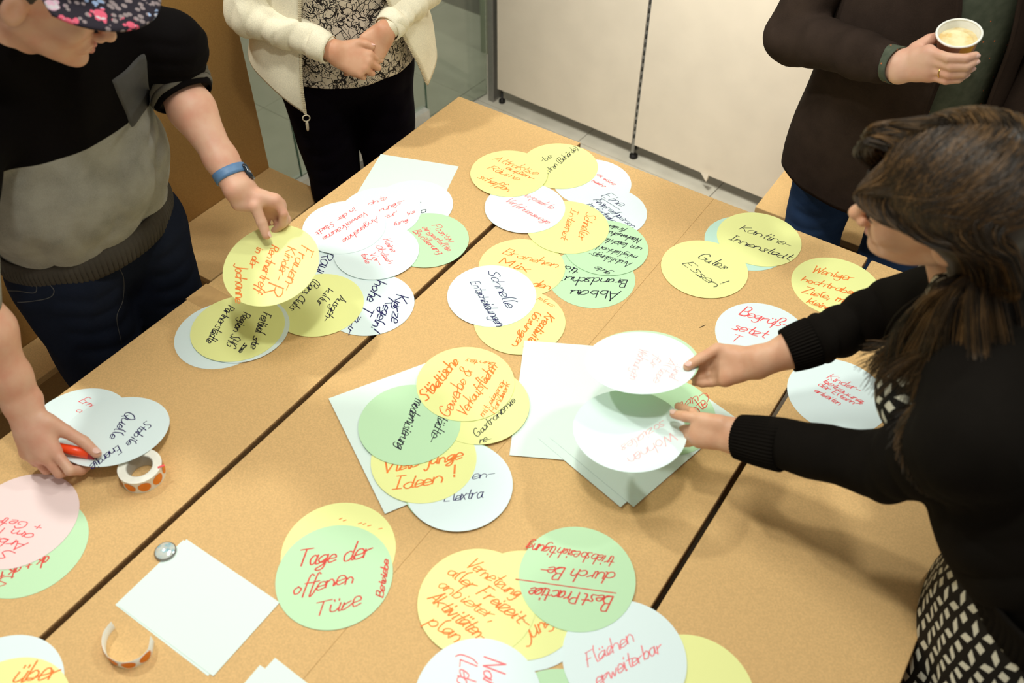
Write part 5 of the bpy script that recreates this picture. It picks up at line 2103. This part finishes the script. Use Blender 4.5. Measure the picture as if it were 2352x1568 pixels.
    S.cap((-.06, 0, .86), (.06, 0, .86), .12, .12, .04)
    V, Fq = S.vf()
    V = cloth(relax(V, Fq, 2), Fq, [((.1, .07, .8), (.1, .07, .5), .004, 6, .05)], .003, 14)
    meshobj('jeans', fr(V), Fq, 'denim_blue', root)
    shoes(fr, [(-.11, 0), (.11, 0)], root)
    # shirt
    lathe_sheet('shirt', fr, [(1.50, 0, 0, .09, .07, 0, 360), (1.40, 0, 0, .165, .11, 0, 360), (1.2, 0, .01, .175, .14, 0, 360), (1.0, 0, .015, .172, .145, 0, 360), (.80, 0, .01, .175, .14, 0, 360)],
                'green_shirt', root, n=100, m=30, thick=.003, fold=((7, .012, .4),), closed=True)
    # jacket
    o, Vj = lathe_sheet('jacket', fr, [(1.52, 0, -.02, .10, .085, 20, 318), (1.44, 0, -.01, .18, .12, 6, 322), (1.25, 0, 0, .205, .162, -14, 312), (1.08, 0, .005, .205, .170, -16, 307),
                                       (.97, 0, .005, .212, .172, -17, 303), (.84, 0, .005, .225, .176, -14, 298), (.735, 0, .005, .222, .172, -8, 294)],
                        'wool_brown', root, n=140, m=60, thick=.006, fold=((4, .012, .2), (9, .008, 2.0)), wob=.004)
    n_ = 140
    tube('hem_seam', fr(Vj.reshape(60, n_, 3)[57] * [1.012, 1.012, 1]), .0012, 'knit_black', root, n=6)
    q = Vj.reshape(60, n_, 3)
    bj = bvh_of(fr(Vj * [1.012, 1.012, 1]), [list(p.vertices) for p in o.data.polygons])
    proj_tube('pocket_welt', bj, [(1885, 178), (1940, 210), (1996, 243)], .0022, 'knit_black', root)
    proj_tube('pocket_welt', bj, [(1996, 243), (1990, 260), (1983, 280)], .0018, 'knit_black', root)
    proj_tube('dart_seam', bj, [(2100, 0), (2112, 40), (2118, 80)], .0018, 'knit_black', root)
    # lapel roll along both front edges
    for c in (1, n_ - 2):
        P = q[8:56, c] + [0, .004, 0]
        tube('lapel_edge', fr(P), .0045, 'wool_brown', root, n=8)
    b = q[43, 2] + [0, .010, 0]
    V, Fc = lathe_vf([(0, 0), (.009, 0), (.010, .002), (.008, .004), (0, .0035)], fr([b])[0], f, 20)
    meshobj('button', V, Fc, 'gold', root)
    # sleeves
    WLw = fr([(-.10, .02, .93)])[0]
    S = SDF(np.minimum.reduce([W, E, WLw, fr([(.30, 0, 1.5)])[0], fr([(-.30, 0, 1.5)])[0]]) - .09,
            np.maximum.reduce([W, E, WLw, fr([(.30, 0, 1.5)])[0], fr([(-.30, 0, 1.5)])[0]]) + .09, .006)
    ShR = fr([(.20, 0, 1.40)])[0]
    ShL = fr([(-.20, 0, 1.40)])[0]
    S.cap(ShR, E, .072, .060, .02)
    S.cap(E, W + (E - W) * .14, .060, .044, .02)
    EL_ = fr([(-.27, -.03, 1.12)])[0]
    S.cap(ShL, EL_, .072, .060, .02)
    S.cap(EL_, fr([(-.20, .06, .90)])[0], .060, .045, .02)
    V, Fq = S.vf()
    V = cloth(relax(V, Fq, 2), Fq, [(E, W, .0045, 4.5, .05), (E, ShR, .005, 3, .07)], .004, 13)
    meshobj('sleeves', V, Fq, 'wool_brown', root)
    rib('shirt_cuff', W + (E - W) * .015, W + (E - W) * .15, .0375, .036, 'green_shirt', root, n=60, ribs=3, amp=.001, rings=4)
    # ring on the ring finger
    q1 = pd(2178, 170, -.030)
    e3 = unit(q1 - kn[2])
    pc = kn[2] + (q1 - kn[2]) * .62
    u3 = unit(np.cross(e3, [0, 0, 1]))
    w3 = np.cross(e3, u3)
    tube('ring', [pc + .0098 * (math.cos(a) * u3 + math.sin(a) * w3) for a in np.linspace(0, 2 * np.pi, 33)], .0015, 'gold', root, n=8, cap=False)


guest()
